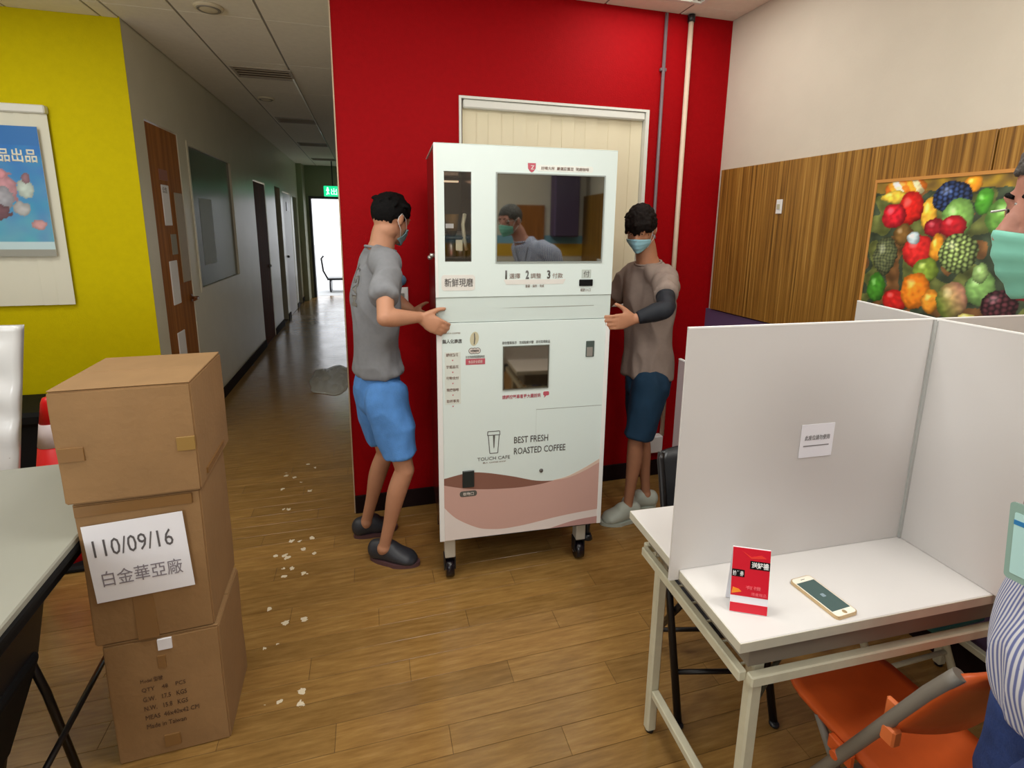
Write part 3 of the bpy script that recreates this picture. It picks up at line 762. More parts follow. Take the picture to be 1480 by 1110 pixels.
boxo('interior_lamp', mat('interior_lamp', (255, 220, 180), .5, emit=.7), br, .05, .12, .24, .25, 1.735, 1.742)
boxo('interior_back', mat('interior_back', (86, 78, 66), .5), br, LW[0]+.001, LW[1]-.001, .294, .299, LW[2]+.001, LW[3]-.001)
FY = -.0009
def T(s, x, z, h=None, w_=None, m='decal', bold=0, dy=0, name='lettering', sh=0, par=None):
    return text_obj(s, name, M_[m], par or vm, XZ(x, FY+dy, z), height=h, width=w_, bold=bold, shear=sh)
# header banner
bn = B().prism(rrect(.400, .631, 1.768, 1.792, .008), 'y', FY, 0).obj('banner', mat('banner_pale', (224, 228, 222), .5), vm)
B().prism([(.362, 1.797), (.394, 1.797), (.393, 1.777), (.386, 1.767), (.378, 1.762), (.370, 1.767), (.363, 1.777)], 'y', FY-.0005, 0).obj('shield_emblem', M_['decalred'], vm)
T('Z', .373, 1.773, .016, None, 'pale', .02, -.0006, 'emblem_letter')
T('好喝大杯  嚴選莊園豆  現磨咖啡', .415, 1.773, .013, .198, 'decalbrown', .01, -.0005)
# tag under left window
B().prism(rrect(.022, .154, 1.304, 1.366, .012), 'y', FY, 0).obj('label_panel', mat('label_pale', (218, 216, 210), .5), vm)
T('新鮮現磨', .034, 1.319, .034, .112, 'decal', .008, -.0004)
# 1 2 3 steps
B().prism([(.27, 1.345), (.53, 1.345), (.52, 1.325), (.28, 1.325)], 'y', FY, 0).obj('label_panel', bpy.data.materials['label_pale'], vm)
for s, x, x2, t in (('1', .276, .293, '選擇'), ('2', .360, .381, '調整'), ('3', .450, .473, '付款')):
    T(s, x, 1.347, .035, .007 if s == '1' else .014, 'decal', .03, -.0004); T(t, x2, 1.349, .021, .044, 'decalbrown', .0, -.0004)
T('螢幕・操作・完成', .360, 1.312, .012, .078, 'decalbrown', 0, -.0004)
# payment icon and slot
B().prism(rrect(.599, .640, 1.347, 1.383, .002), 'y', FY, 0).obj('payment_icon', mat('icon_grey', (186, 196, 190), .5), vm)
T('付', .607, 1.352, .026, None, 'decal', 0, -.0004, 'icon_mark')
boxo('bill_slot', M_['black'], vm, .589, .648, -.006, 0, 1.315, 1.342, .002)
T('紙鈔入口', .596, 1.292, .014, .045, 'decalbrown')
B().prism([(.262, 1.2300), (.45, 1.2320), (.66, 1.2330), (.66, 1.2315), (.45, 1.2290)], 'y', .0030, .004).obj('crease_line', mat('crease_grey', (150, 150, 142), .5), vm)
# left column of the lower door
T('TOUCH COFFEE', .024, 1.130, .006, .07, 'decalbrown')
T('無人化商店', .022, 1.091, .018, .078, 'decal', .02)
B().prism([(.030, 1.055), (.094, 1.055), (.094, .835), (.030, .835)], 'y', FY, 0).obj('label_panel', mat('label_warm', (212, 218, 210), .5), vm)
for t, z in (('觸控點餐', 1.037), ('確認品項', .987), ('行動支付', .940), ('現磨咖啡', .890), ('取杯享用', .842)):
    T(t, .036, z, .0135, .050, 'decalbrown', .015, -.0004)
    B().prism([(.058, z-.014), (.066, z-.014), (.062, z-.020)], 'y', FY-.0003, FY).obj('arrow_mark', M_['decalred'], vm)
bean = B().prism([(.151+.018*math.cos(a*math.pi/12)+.003*math.sin(a*math.pi/12), 1.107+.029*math.sin(a*math.pi/12)) for a in range(24)], 'y', FY, 0).obj('bean_emblem', mat('bean_cream', (196, 190, 160), .5), vm)
B().prism([(.149, 1.130), (.153, 1.130), (.155, 1.107), (.152, 1.084), (.148, 1.084), (.150, 1.107)], 'y', FY-.0005, FY).obj('bean_line', M_['decal'], bean)
for cx in (.140, .152, .164):
    B().prism([(cx+.013*math.cos(a*math.pi/9), 1.057+.013*math.sin(a*math.pi/9)) for a in range(18)], 'y', FY, 0).obj('seal_ring', M_['decal'], vm)
    B().prism([(cx+.0105*math.cos(a*math.pi/9), 1.057+.0105*math.sin(a*math.pi/9)) for a in range(18)], 'y', FY-.0006, 0).obj('seal_face', M_['decalpink'], vm)
T('好咖啡', .134, 1.052, .010, .036, 'decal', .01, -.001)
T('台北市政府認證咖啡店', .115, 1.026, .012, .078, 'decal', 0)
B().prism([(.115, 1.0235), (.195, 1.0235), (.195, .999), (.115, .999)], 'y', FY, 0).obj('label_red', M_['decalred'], vm)
T('食品安全認證', .126, 1.0045, .013, .058, 'decalpink', 0, -.0004)
# over and under the touch screen
T('請依螢幕指示　完成點餐步驟　即可取得飲品', .266, 1.078, .013, .204, 'decal', 0)
T('請觸控螢幕看更大圖說明', .268, .842, .018, .166, 'decalred', .01)
B().prism(rrect(.446, .472, .848, .866, .006), 'y', FY, 0).prism([(.452, .848), (.460, .848), (.450, .838)], 'y', FY, 0).obj('bubble_mark', M_['decalred'], vm)
# coin device
cn = boxo('coin_panel', mat('coin_dark', (72, 84, 80), .4), vm, .630, .668, -.004, 0, 1.010, 1.080, .002)
boxo('coin_plate', M_['metal'], cn, .633, .660, -.006, -.004, 1.013, 1.053, .001)
# access door joint
jt = mat('door_joint', (150, 158, 152), .6)
B().box(.417, MW-.02, -.0004, .0, .786, .7885).obj('door_joint', jt, vm)
B().box(.417, .4180, -.0004, 0, .62, .786).obj('door_joint', mat('door_joint_faint', (188, 198, 194), .5), vm)
# logo and slogan
T('BEST FRESH', .321, .641, .030, .152, 'decal', .008, sh=0)
T('ROASTED COFFEE', .321, .590, .030, .232, 'decal', .008)
lg = B()
def ol(p, q, t=.0016):
    p, q = Vector((p[0], 0, p[1])), Vector((q[0], 0, q[1])); d = (q-p).normalized(); nn = Vector((-d.z, 0, d.x))*t
    lg.prism([((p-nn).x, (p-nn).z), ((q-nn).x, (q-nn).z), ((q+nn).x, (q+nn).z), ((p+nn).x, (p+nn).z)], 'y', FY, 0)
for p, q in (((.207, .703), (.258, .703)), ((.205, .686), (.260, .686)), ((.207, .703), (.206, .686)), ((.258, .703), (.259, .686)), ((.209, .684), (.216, .604)), ((.256, .684), (.250, .604)), ((.216, .604), (.250, .604))): ol(p, q)
lg.obj('cup_emblem', M_['decal'], vm)
B().prism([(.229, .684), (.238, .684), (.2355, .632), (.2335, .625), (.2315, .632)], 'y', FY, 0).obj('cup_mark', M_['decal'], vm)
T('TOUCH CAFE', .162, .574, .015, .142, 'decal')
T('無人 COFFEE SHOP', .186, .560, .007, .10, 'decalbrown')
lk = B().lathe([(0, 0), (.009, 0), (.008, .004), (0, .004)], n=18).obj('lock', M_['decal'], vm)
lk.rotation_euler = (R(90), 0, 0); lk.location = (.445, 0, .503)
# printed waves
def catmull(pts, n=6):
    out = []
    for i in range(len(pts)-1):
        p0, p1, p2, p3 = pts[max(0, i-1)], pts[i], pts[i+1], pts[min(len(pts)-1, i+2)]
        for k in range(n):
            t = k/n
            out.append(tuple(.5*((2*p1[j])+(-p0[j]+p2[j])*t+(2*p0[j]-5*p1[j]+4*p2[j]-p3[j])*t*t+(-p0[j]+3*p1[j]-3*p2[j]+p3[j])*t**3) for j in range(len(p1))))
    out.append(tuple(pts[-1])); return out
XR = .716; XL = .020; ZB = MZ0+.001
top = catmull([(XL, .506), (.118, .523), (.192, .518), (.314, .489), (.42, .458), (.503, .450), (.568, .456), (.64, .480), (XR, .517)])
mid = catmull([(XL, .476), (.10, .455), (.192, .441), (.30, .434), (.377, .434), (.45, .440), (.503, .450)])
low = catmull([(XL, .372), (.072, .315), (.162, .262), (.225, .247), (.286, .243), (.37, .249), (.444, .259), (.52, .270), (.607, .279), (XR, .287)])
def ribbon(name, up, lo, m, d, x0=None, x1=None):
    b = B(); n = 60; x0 = x0 if x0 is not None else XL; x1 = x1 if x1 is not None else XR
    def at(c, x):
        for i in range(len(c)-1):
            if c[i][0] <= x <= c[i+1][0]: return c[i][1]+(c[i+1][1]-c[i][1])*(x-c[i][0])/max(1e-9, c[i+1][0]-c[i][0])
        return c[0][1] if x < c[0][0] else c[-1][1]
    vs = []
    for k in range(n+1):
        x = x0+(x1-x0)*k/n; zu = at(up, x) if not isinstance(up, float) else up; zl = at(lo, x) if not isinstance(lo, float) else lo
        vs += [(x, -d, zu), (x, -d, zl), (x, 0, zu), (x, 0, zl)]
    fs = []
    for k in range(n):
        a = 4*k; fs += [(a, a+1, a+5, a+4), (a, a+4, a+6, a+2), (a+1, a+3, a+7, a+5)]
    b._add(vs, fs); return b.obj(name, m, vm)
halo = catmull([(.503, .452), (.568, .464), (.64, .494), (XR, .534)])
ribbon('wave_print', halo, catmull([(.503, .450), (.568, .456), (.64, .480), (XR, .517)]), mat('wave_halo', (214, 192, 176), .35), .0005, .503, XR)
ribbon('wave_print', catmull([(XL, .476), (.10, .455), (.192, .441), (.30, .434), (.377, .434), (.45, .440), (.503, .450), (.568, .456), (.64, .480), (XR, .517)]), low, M_['rose'], .0006)
ribbon('wave_print', top, mid, M_['brownwave'], .0007, XL, .503)
ribbon('wave_print', low, ZB, M_['pale'], .0005)
ribbon('wave_print', catmull([(.49, .2165), (.55, .231), (.62, .244), (XR, .251)]), ZB, mat('wave_rose2', (184, 144, 140), .35), .0007, .49, XR)
# cup slot and its label
boxo('drain_slot', mat('slot_dark', (30, 40, 42), .35), vm, .098, .148, -.007, 0, .459, .535, .002)
B().prism(rrect(.086, .160, .415, .441, .011), 'y', -.0016, 0).obj('slot_label', mat('slot_label_grey', (84, 84, 80), .5), vm)
T('取物口', .100, .420, .015, .046, 'decalpink', .01, -.0012)
# side lock on the left
lkb = B().cyl((-.018, .04, 1.44), (0, .04, 1.44), .008, n=12).ell((-.016, .07, 1.43), (.010, .014, .010)); lkb.obj('side_lock', M_['metal'], vm)
for xx in (.28, .49, .70): boxo('hinge_tab', M_['decal'], vm, xx-.02, xx+.02, .03, .05, MZ1, MZ1+.003)
# undercarriage
boxo('base_frame', M_['blackplastic'], vm, .03, MW-.03, .04, MD-.02, MZ0-.03, MZ0+.004)
for i, (cx, cy) in enumerate(((.045, .065), (MW-.075, .075), (.045, MD-.07), (MW-.075, MD-.07))):
    cs = B().cyl((cx-.018, cy, .043), (cx+.018, cy, .043), .042, n=24)
    co = cs.obj('caster', M_['caster'], vm)
    B().cyl((cx-.024, cy, .043), (cx+.024, cy, .043), .014, n=14).obj('hub', M_['metal'], co)
    B().box(cx-.026, cx-.021, cy-.02, cy+.02, .04, .105).box(cx+.021, cx+.026, cy-.02, cy+.02, .04, .105).box(cx-.026, cx+.026, cy-.024, cy+.024, .10, .106).obj('fork', M_['blackplastic'], co)
    B().box(cx-.022, cx+.024, cy-.030, cy+.024, .106, MZ0-.002, .003).obj('bracket', M_['zinc'], co)
lf = B().cyl((MW-.032, .07, .10), (MW-.032, .07, MZ0), .012).cyl((MW-.032, .07, .095), (MW-.032, .07, .12), .026, .018)
lf.obj('leveling_foot', M_['blackplastic'], vm)

# ------------------------------------------------------------------ cardboard boxes
def carton(label, loc, rz, w_, d_, h_, sag=0, lean=0, tapes=True, grp=None):
    t = thing('cardboard_box', label, 'box', loc, rz, grp)
    bm = bmesh.new(); bmesh.ops.create_cube(bm, size=1)
    for v in bm.verts: v.co = Vector(((v.co.x-.5)*w_, (v.co.y+.5)*d_, (v.co.z+.5)*(h_-.005)))
    bmesh.ops.bevel(bm, geom=list(bm.edges), offset=.004, segments=2, affect='EDGES')
    bmesh.ops.subdivide_edges(bm, edges=[e for e in bm.edges if e.calc_length() > .1], cuts=6, use_grid_fill=True)
    for v in bm.verts:
        q = v.co; n_ = noise.noise(q*6+Vector(loc)*3)
        bulge = math.sin(math.pi*min(1, max(0, -q.x/w_)))*math.sin(math.pi*min(1, max(0, q.z/h_)))
        v.co.y -= (bulge*.006+n_*.0025)*(1 if q.y < d_*.5 else -1)
        v.co.x += (n_*.0025)*(1 if q.x > -w_/2 else -1)
    me = bpy.data.meshes.new('body'); bm.to_mesh(me); bm.free()
    link('body', me, M_['cardboard'], t)
    # the top flaps, with a joint down the middle
    for k in range(2):
        y0, y1 = (.002, d_/2-.0015) if k == 0 else (d_/2+.0015, d_-.002)
        boxo('flap', M_['cardflap'], t, -w_+.002, -.002, y0, y1, h_-.004, h_, .0015)
    return t
grp = None
BX, BYb = -.472, 1.487
b3 = carton('bottom cardboard box of the stack with black printed text', (BX, BYb, 0), R(2), .290, .27, .400)
b2 = carton('middle cardboard box of the stack with a white dated sheet', (BX-.008, BYb, .402), R(2), .294, .28, .436)
b1 = carton('top cardboard box of the stack with two short tape pieces', (BX+.003, BYb-.018, .840), R(2), .312, .335, .308)
def tapep(t, m, x0, x1, z0, z1, y=-.0105, nm='tape'):
    return boxo(nm, M_[m], t, x0, x1, y, y+.006, z0, z1, .0005)
tapep(b1, 'tape', -.305, -.250, .120, .157, -.006); tapep(b1, 'tape2', -.045, -.002, .120, .158, -.006)
B().box(-.002, .0045, .06, .26, .02, .035).obj('tape', M_['tape'], b1)
sm_ = mat('smudge_brown', (140, 100, 56), .8)
tapep(b2, 'tape', -.19, -.14, .0, .14, -.0062); tapep(b2, 'tape', -.29, -.02, .395, .425, -.0055)
ps = B().box(-.263, -.028, 0, .0012, .150, .380)
pso = ps.obj('paper_sheet', M_['paper']); pso.name = 'dated_sheet'
pso.location = (BX-.008, BYb-.0128, .402); pso.rotation_euler = (0, R(-2.5), R(1))
tag(pso, 'white sheet with a printed date taped to the middle cardboard box', 'paper')
text_obj('110/09/16', 'lettering', M_['ink'], pso, XZ(-.246, -.0005, .286), height=.050, width=.186)
text_obj('白金華亞廠', 'lettering', mat('ink_light', (136, 130, 138), .7), pso, XZ(-.240, -.0005, .196), height=.047, width=.190)
b3k = M_['ink']
for i, (s, w2) in enumerate((('Model 型號', .055), ('QTY    48    PCS', .110), ('G.W.   17.5   KGS', .110), ('N.W.   15.8   KGS', .110), ('MEAS  46x40x42 CM', .136), ('Made in Taiwan', .10))):
    text_obj(s, 'lettering', mat('carton_ink', (78, 52, 34), .8) if i == 0 else bpy.data.materials['carton_ink'], b3, XZ(-.208, -.0075, .262-.031*i), height=.015, width=w2)
boxo('white_label', M_['paper'], b3, -.155, -.120, -.0065, -.001, .358, .392)
tapep(b3, 'tape', -.17, -.13, .03, .07, -.0075); tapep(b3, 'tape', -.16, -.14, .30, .34, -.0070)

# ------------------------------------------------------------------ left folding table and what stands by it
lt = thing('folding_table', 'folding table with grey-green top and black frame left of the cardboard boxes', 'table', (-1.36, 1.36, 0), R(3))
LTW, LTD = .585, .62
boxo('tabletop', M_['greytop'], lt, -LTW, LTW, -LTD, LTD, .712, .735, .004)
B().box(-LTW-.004, LTW+.006, -LTD-.004, LTD+.004, .700, .718, .004).obj('edge_band', M_['black'], lt)
boxo('apron', M_['black'], lt, LTW-.05, LTW-.03, -LTD+.04, LTD-.04, .64, .70, .002)
for sx in (-1, 1):
    for sy in (-1, 1):
        x = sx*(LTW-.045)
        B().tube([(x, sy*(LTD-.12), .70), (x+sx*.01, sy*(LTD-.02), 0)], .0125, n=10).obj('leg', M_['blackmetal'], lt)
    B().cyl((sx*(LTW-.04), -LTD+.07, .25), (sx*(LTW-.04), LTD-.07, .25), .008, n=10).obj('crossbar', M_['blackmetal'], lt)
    B().tube([(sx*(LTW-.05), LTD-.05, .35), (sx*(LTW-.2), LTD-.12, .69)], .007, n=8).obj('brace', M_['blackmetal'], lt)
fc = thing('folded_chair', 'black padded chair folded and stored under the grey table', 'chair', (-.93, 1.22, 0), R(3))
Mx = Matrix.Translation((.045, 0, .54)) @ Matrix.Rotation(R(12), 4, 'Y')
B().box(-.022, .022, -.30, .27, -.14, .13, .018, M=Mx, seg=3).obj('backrest', M_['blackplastic'], fc)
B().box(-.03, .03, -.26, .24, -.16, .16, .02, M=Matrix.Translation((-.02, 0, .30)) @ Matrix.Rotation(R(20), 4, 'Y'), seg=3).obj('seat', M_['black'], fc)
for y_ in (-.27, .24):
    B().tube([(-.10, y_, 0), (-.03, y_, .3), (.05, y_, .66)], .011, n=10).obj('leg', M_['blackmetal'], fc)
    B().tube([(.09, y_, 0), (.05, y_, .3), (.0, y_, .55)], .010, n=10).obj('leg', M_['blackmetal'], fc)
for k in range(5): B().ell((.075, -.24+.12*k, .60), (.006, .006, .006)).obj('stud', M_['metal'], fc)
# plastic wrapped board
bmv = bmesh.new()
gx, gz = 40, 30; vs = []
for j in range(gz+1):
    for i in range(gx+1):
        z = .62*j/gz; x = -.95+.95*i/gx-.10*(1-z/.6)
        p = Vector((x*7, z*7, 2)); q = .016*abs(noise.noise(p))+.012*noise.noise(Vector((x*3+z*9, z*3-x*6, 7)))
        vs.append(bmv.verts.new((x, -q, z)))
for j in range(gz):
    for i in range(gx):
        f = bmv.faces.new((vs[j*(gx+1)+i], vs[j*(gx+1)+i+1], vs[(j+1)*(gx+1)+i+1], vs[(j+1)*(gx+1)+i])); f.smooth = True
g = bmesh.ops.extrude_face_region(bmv, geom=list(bmv.faces))
for v in g['geom']:
    if isinstance(v, bmesh.types.BMVert): v.co.y = .025
me = bpy.data.meshes.new('wrapped_board'); bmv.to_mesh(me); bmv.free()
wb = thing('wrapped_board', 'white board wrapped in creased plastic film behind the grey table', 'board', (-1.275, 2.30, .55), R(-2))
link('film_wrap', me, M_['film'], wb)
for x in (-.8, -.12): B().box(x-.015, x+.015, .002, .022, -.55, .1).box(x-.015, x+.015, -.12, .16, -.55, -.53).obj('foot', M_['greytube'], wb)
# cone
cn = thing('traffic_cone', 'red and white striped traffic cone behind the cardboard boxes', 'cone', (-1.415, 2.66, 0))
def cr(z): return .155-(.155-.025)*z/.78
B().box(-.17, .17, -.17, .17, 0, .03, .01).obj('base', M_['black'], cn)
B().lathe([(cr(.03), .03), (cr(.25), .25)], n=28).lathe([(cr(.25), .25), (cr(.35), .35)], n=28).lathe([(cr(.35), .35), (cr(.56), .56)], n=28).obj('body', M_['conered'], cn)
B().lathe([(cr(.56)+.001, .56), (cr(.665)+.001, .665)], n=28).obj('white_band', M_['conewhite'], cn)
B().lathe([(cr(.665), .665), (cr(.76), .76), (.02, .78), (0, .783)], n=28).obj('tip', M_['conered'], cn)
# dark bench by the yellow wall
bn = thing('low_bench', 'dark low bench against the yellow wall behind the cone', 'bench', (-2.2, YY-.25, 0))
boxo('seat', M_['black'], bn, -.8, .78, -.18, .22, .44, .52, .02)
boxo('plinth', M_['black'], bn, -.78, .76, -.15, .22, 0, .44)

# ------------------------------------------------------------------ folding chairs
def folding_chair(label, loc, rz, seat_m, tube_m, w_=.33, seat_z=.40, back=True, name='folding_chair'):
    t = thing(name, label, 'chair', loc, rz)
    hw_ = w_/2
    b = B(); n1 = 14
    def outline(k):
        pts = []
        return pts
    pts = [(-hw_+.02, -.13), (hw_-.02, -.13), (hw_-.015, .05), (hw_-.02, .15), (hw_-.06, .20), (0, .215), (-hw_+.06, .20), (-hw_+.02, .15), (-hw_+.015, .05)]
    # dished seat
    bm = bmesh.new()
    N = 12
    grid = []
    for j in range(N+1):
        row_ = []
        yv = -.13+.345*j/N
        hw2 = hw_-.012 if yv < .12 else (hw_-.012)*math.sqrt(max(.12, 1-((yv-.12)/.13)**2))
        for i in range(N+1):
            u = -1+2*i/N
            z = seat_z-.012*(1-u*u)*math.sin(math.pi*j/N)+.02*((j/N)**2)*0-(.02*max(0, (yv-.15)/.065)**2)
            if j == 0: z += .0
            row_.append(bm.verts.new((u*hw2, yv, z+.02*(yv+.13))))
        grid.append(row_)
    for j in range(N):
        for i in range(N):
            f = bm.faces.new((grid[j][i], grid[j][i+1], grid[j+1][i+1], grid[j+1][i])); f.smooth = True
    g = bmesh.ops.extrude_face_region(bm, geom=list(bm.faces))
    for v in g['geom']:
        if isinstance(v, bmesh.types.BMVert): v.co.z -= .016
    bmesh.ops.recalc_face_normals(bm, faces=bm.faces)
    me = bpy.data.meshes.new('seat'); bm.to_mesh(me); bm.free(); link('seat', me, seat_m, t)
    for s in (-1, 1):
        x = s*(hw_+.004)
        B().tube([(x, .165, 0), (x, .013, .33), (x, -.150, .69), (x, -.178, .745), (x*.97, -.19, .77)], (.0125,)*5, n=12).obj('main_tube', tube_m, t)
        x2 = s*(hw_-.02)
        B().tube([(x2, -.20, 0), (x2, -.06, .20), (x2, .08, seat_z-.012)], .0105, n=10).obj('rear_leg', tube_m, t)
        B().ell((x, .165, .008), (.016, .016, .010)).obj('foot_cap', M_['blackplastic'], t)
        B().cyl((x-s*.022, .0, seat_z-.03), (x+s*.014, .0, seat_z-.03), .010, n=12).box(min(x, x-s*.016), max(x, x-s*.016), -.03, .03, seat_z-.04, seat_z-.005, .003).obj('bracket', seat_m, t)
    B().cyl((-hw_-.004, .10, .14), (hw_+.004, .10, .14), .008, n=10).obj('crossbar', tube_m, t)
    B().cyl((-hw_+.02, -.15, .075), (hw_-.02, -.15, .075), .008, n=10).obj('crossbar', tube_m, t)
    # curved backrest
    bm = bmesh.new(); rows = []
    for j in range(7):
        z = .545+.225*j/6; yb = -.075-(.69-.33)*0-((z-.52)*.453)
        r_ = []
        for i in range(13):
            u = -1+2*i/12; cut = .0 if j in (1, 2, 3, 4, 5) else .012
            r_.append(bm.verts.new((u*(hw_+.008-cut), yb-.015-.03*(1-u*u), z+(.014*(1-u*u) if j == 6 else 0)-(.01*(1-u*u) if j == 0 else 0))))
        rows.append(r_)
    for j in range(6):
        for i in range(12):
            f = bm.faces.new((rows[j][i], rows[j][i+1], rows[j+1][i+1], rows[j+1][i])); f.smooth = True
    g = bmesh.ops.extrude_face_region(bm, geom=list(bm.faces))
    for v in g['geom']:
        if isinstance(v, bmesh.types.BMVert): v.co.y += .014
    bmesh.ops.recalc_face_normals(bm, faces=bm.faces)
    me = bpy.data.meshes.new('backrest'); bm.to_mesh(me); bm.free(); link('backrest', me, seat_m, t)
    return t
oc = folding_chair('orange plastic folding chair pushed under the white desk, grey tubes', (1.165, .735, 0), R(0), M_['orange'], M_['greytube'])
for s in (-1, 1):
    B().box(s*.169-.012, s*.169+.012, -.115, -.085, .52, .56, .004).box(s*.150-.006, s*.150+.006, -.10, -.07, .53, .60, .004).obj('clip', M_['orangelt'], oc)
bc = folding_chair('black folding chair on the far side of the white desk', (1.075, 1.285, 0), R(180-14), M_['blackplastic'], M_['blackmetal'], w_=.30)
tc_ = folding_chair('teal folding chair under the right end of the white desk', (1.69, 1.16, 0), R(180), M_['teal'], M_['tableleg'])

# ------------------------------------------------------------------ white desk with the cross partition
tb = thing('white_desk', 'white topped desk with cream steel legs carrying the white partitions', 'table', (1.343, .955, 0), R(-2.4))
tw, td = .645, .249
SK = Matrix(((1, -.04, 0, 0), (0, 1, 0, 0), (0, 0, 1, 0), (0, 0, 0, 1)))
boxo('tabletop', M_['tabletop'], tb, -tw, tw, -td, td, .718, .740, .0015)
B().box(-tw-.0015, tw, -td-.0015, -td+.0005, .7165, .7385).box(-tw-.0015, -tw+.0005, -td, td, .7165, .7385).box(-tw, tw, td-.0005, td+.0015, .7165, .7385).obj('edge_band', M_['tableedge'], tb)
il = .05
B().box(-tw+il, tw-il, -td+.03, -td+.045, .645, .717).box(-tw+il, tw-il, td-.045, td-.03, .645, .717).box(-tw+il, -tw+il+.015, -td+.045, td-.045, .645, .717).box(tw-il-.015, tw-il, -td+.045, td-.045, .645, .717).obj('apron', mat('desk_apron', (120, 110, 96), .6), tb)
ra = B().box(-tw+.045, tw-.045, -td+.008, -td+.028, .612, .638, .003).box(-tw+.045, tw-.045, td-.028, td-.008, .612, .638, .003).box(-tw+.028, -tw+.048, -td+.028, td-.028, .612, .638, .003).box(tw-.048, tw-.028, -td+.028, td-.028, .612, .638, .003)
ra.obj('shelf_rail', M_['tableleg'], tb)
for k in range(7):
    yk = -td+.06+k*.063
    B().cyl((-tw+.04, yk, .622), (tw-.04, yk, .622), .003, n=6).obj('shelf_wire', M_['tableleg'], tb)
for sx in (-1, 1):
    for sy in (-1, 1):
        x = sx*(tw-.085) if sx < 0 else sx*(tw-.05); y_ = sy*(td-.05)
        lg_ = B().box(x-.016, x+.016, y_-.014, y_+.014, .008, .717, .005).obj('leg', M_['tableleg'], tb)
        B().cyl((x, y_, 0), (x, y_, .012), .013, n=12).obj('foot_cap', M_['blackplastic'], lg_)
        B().tube([(x-sx*.01, y_, .52), (x-sx*.10, y_, .712)], .006, n=8).obj('brace', mat('dark_brace', (60, 62, 50), .5) if (sx, sy) == (-1, -1) else bpy.data.materials['dark_brace'], lg_)
    x = sx*(tw-.085) if sx < 0 else sx*(tw-.05)
    boxo('leg_stretcher', M_['tableleg'], tb, x-.012, x+.012, -td+.065, td-.065, .14, .165, .003)
# partitions: a board along the desk, one across it
PT = 1.343
A = thing('partition_board', 'long white partition board standing along the middle of the white desk', 'partition', (1.352, .936, 0), R(-2.4))
B().box(-.682, -.004, -.003, .003, .741, PT).box(.004, .63, -.003, .003, .741, PT).box(-.682, -tw-.012, -.003, .003, .715, .741).obj('board', M_['partition'], A)
B().box(-.682, .63, -.0034, .0034, PT-.003, PT+.0005).obj('top_edge', M_['partedge'], A)
Bp = thing('partition_board', 'white partition board standing across the white desk, slotted through the long one', 'partition', (1.360, .936, 0), R(-2.4))
rot_ = Matrix.Rotation(R(-15), 4, 'Z')
B().box(-.003, .003, -.250, -.006, .741, PT).box(-.003, .003, .006, .31, .741, PT, M=rot_).box(-.003, .003, -.250, -.238, .69, .741).obj('board', M_['partition'], Bp)
B().box(-.0034, .0034, -.250, -.003, PT-.003, PT+.0005).box(-.0034, .0034, .003, .31, PT-.003, PT+.0005, M=rot_).obj('top_edge', M_['partedge'], Bp)
B().box(-.010, .010, -.010, -.004, .741, PT-.005).obj('joint_shade', mat('shade_grey', (176, 178, 174), .6), Bp)  # grey strip stands for the shadow where the boards meet
# small sticker on the long board
stk = thing('seat_notice', 'small white notice stuck on the long partition board', 'notice', (1.046, .9453, 1.047), R(-2.4))
boxo('sheet', M_['paper'], stk, -.048, .048, -.001, .0, -.043, .043)
text_obj('此座位請勿使用', 'lettering', mat('notice_ink', (130, 128, 128), .6), stk, XZ(-.036, -.0012, .002), height=.013, width=.072)
boxo('underline', bpy.data.materials['notice_ink'], stk, -.038, .036, -.0016, -.001, -.014, -.0115)
# far grey panel behind the black chair
gp = thing('standing_panel', 'narrow grey-pink panel edge standing behind the black chair', 'panel', (1.345, 1.72, 0))
boxo('board', M_['greypanel'], gp, -.006, .006, -.22, .26, .05, .967, .001); boxo('top_edge', M_['white'], gp, -.0065, .0065, -.22, .26, .967, .972)
for y_ in (-.18, .22): boxo('foot', M_['tableleg'], gp, -.09, .09, y_-.012, y_+.012, 0, .05, .003)
# red tent card
rc = thing('tent_card', 'small red folded card standing on the white desk', 'card', (.768, .8165, .740), R(-27.5))
Hc = .145; Dp = .022
def card_face(sgn):
    return Matrix.Translation((0, sgn*Dp, 0)) @ Matrix.Rotation(sgn*math.atan2(Dp, Hc)*1.0, 4, 'X')
for s, nm in ((-1, 'front_leaf'), (1, 'back_leaf')):
    Mx = Matrix.Translation((0, s*Dp, 0)) @ Matrix.Rotation(s*math.atan2(Dp, Hc), 4, 'X')
    B().box(-.038, .038, -.0006, .0006, .001, Hc, M=Mx).obj(nm, M_['paper'], rc)
Mf = Matrix.Translation((0, -Dp, 0)) @ Matrix.Rotation(-math.atan2(Dp, Hc), 4, 'X')
B().box(-.0378, .0378, -.0012, -.0006, .038, Hc-.001, M=Mf).obj('red_print', M_['redcard'], rc)
B().box(-.0378, .0378, -.0012, -.0006, .002, .022, M=Mf).obj('red_print', M_['redcard'], rc)
B().box(-.002, .0378, -.0016, -.0012, .100, .118, M=Mf).box(-.0378, -.012, -.0016, -.0012, .080, .096, M=Mf).obj('black_bar', M_['black'], rc)
o_ = B().prism([(-.036, .042), (-.016, .048), (-.022, .053), (-.034, .056)], 'y', -.0016, -.0012).obj('yellow_mark', M_['yellowprint'], rc); o_.matrix_local = Mf
o_ = B().prism([(-.02, .138), (.0, .126), (.02, .132), (.03, .126), (.0, .122)], 'y', -.0016, -.0012).obj('orange_mark', mat('orange_print', (236, 60, 50), .4), rc); o_.matrix_local = Mf
text_obj('送好禮', 'lettering', M_['white'], rc, Mf @ XZ(.001, -.0017, .102), height=.014, width=.034, bold=.03)
text_obj('抽獎券', 'lettering', M_['white'], rc, Mf @ XZ(-.036, -.0017, .082), height=.011, width=.022, bold=.02)
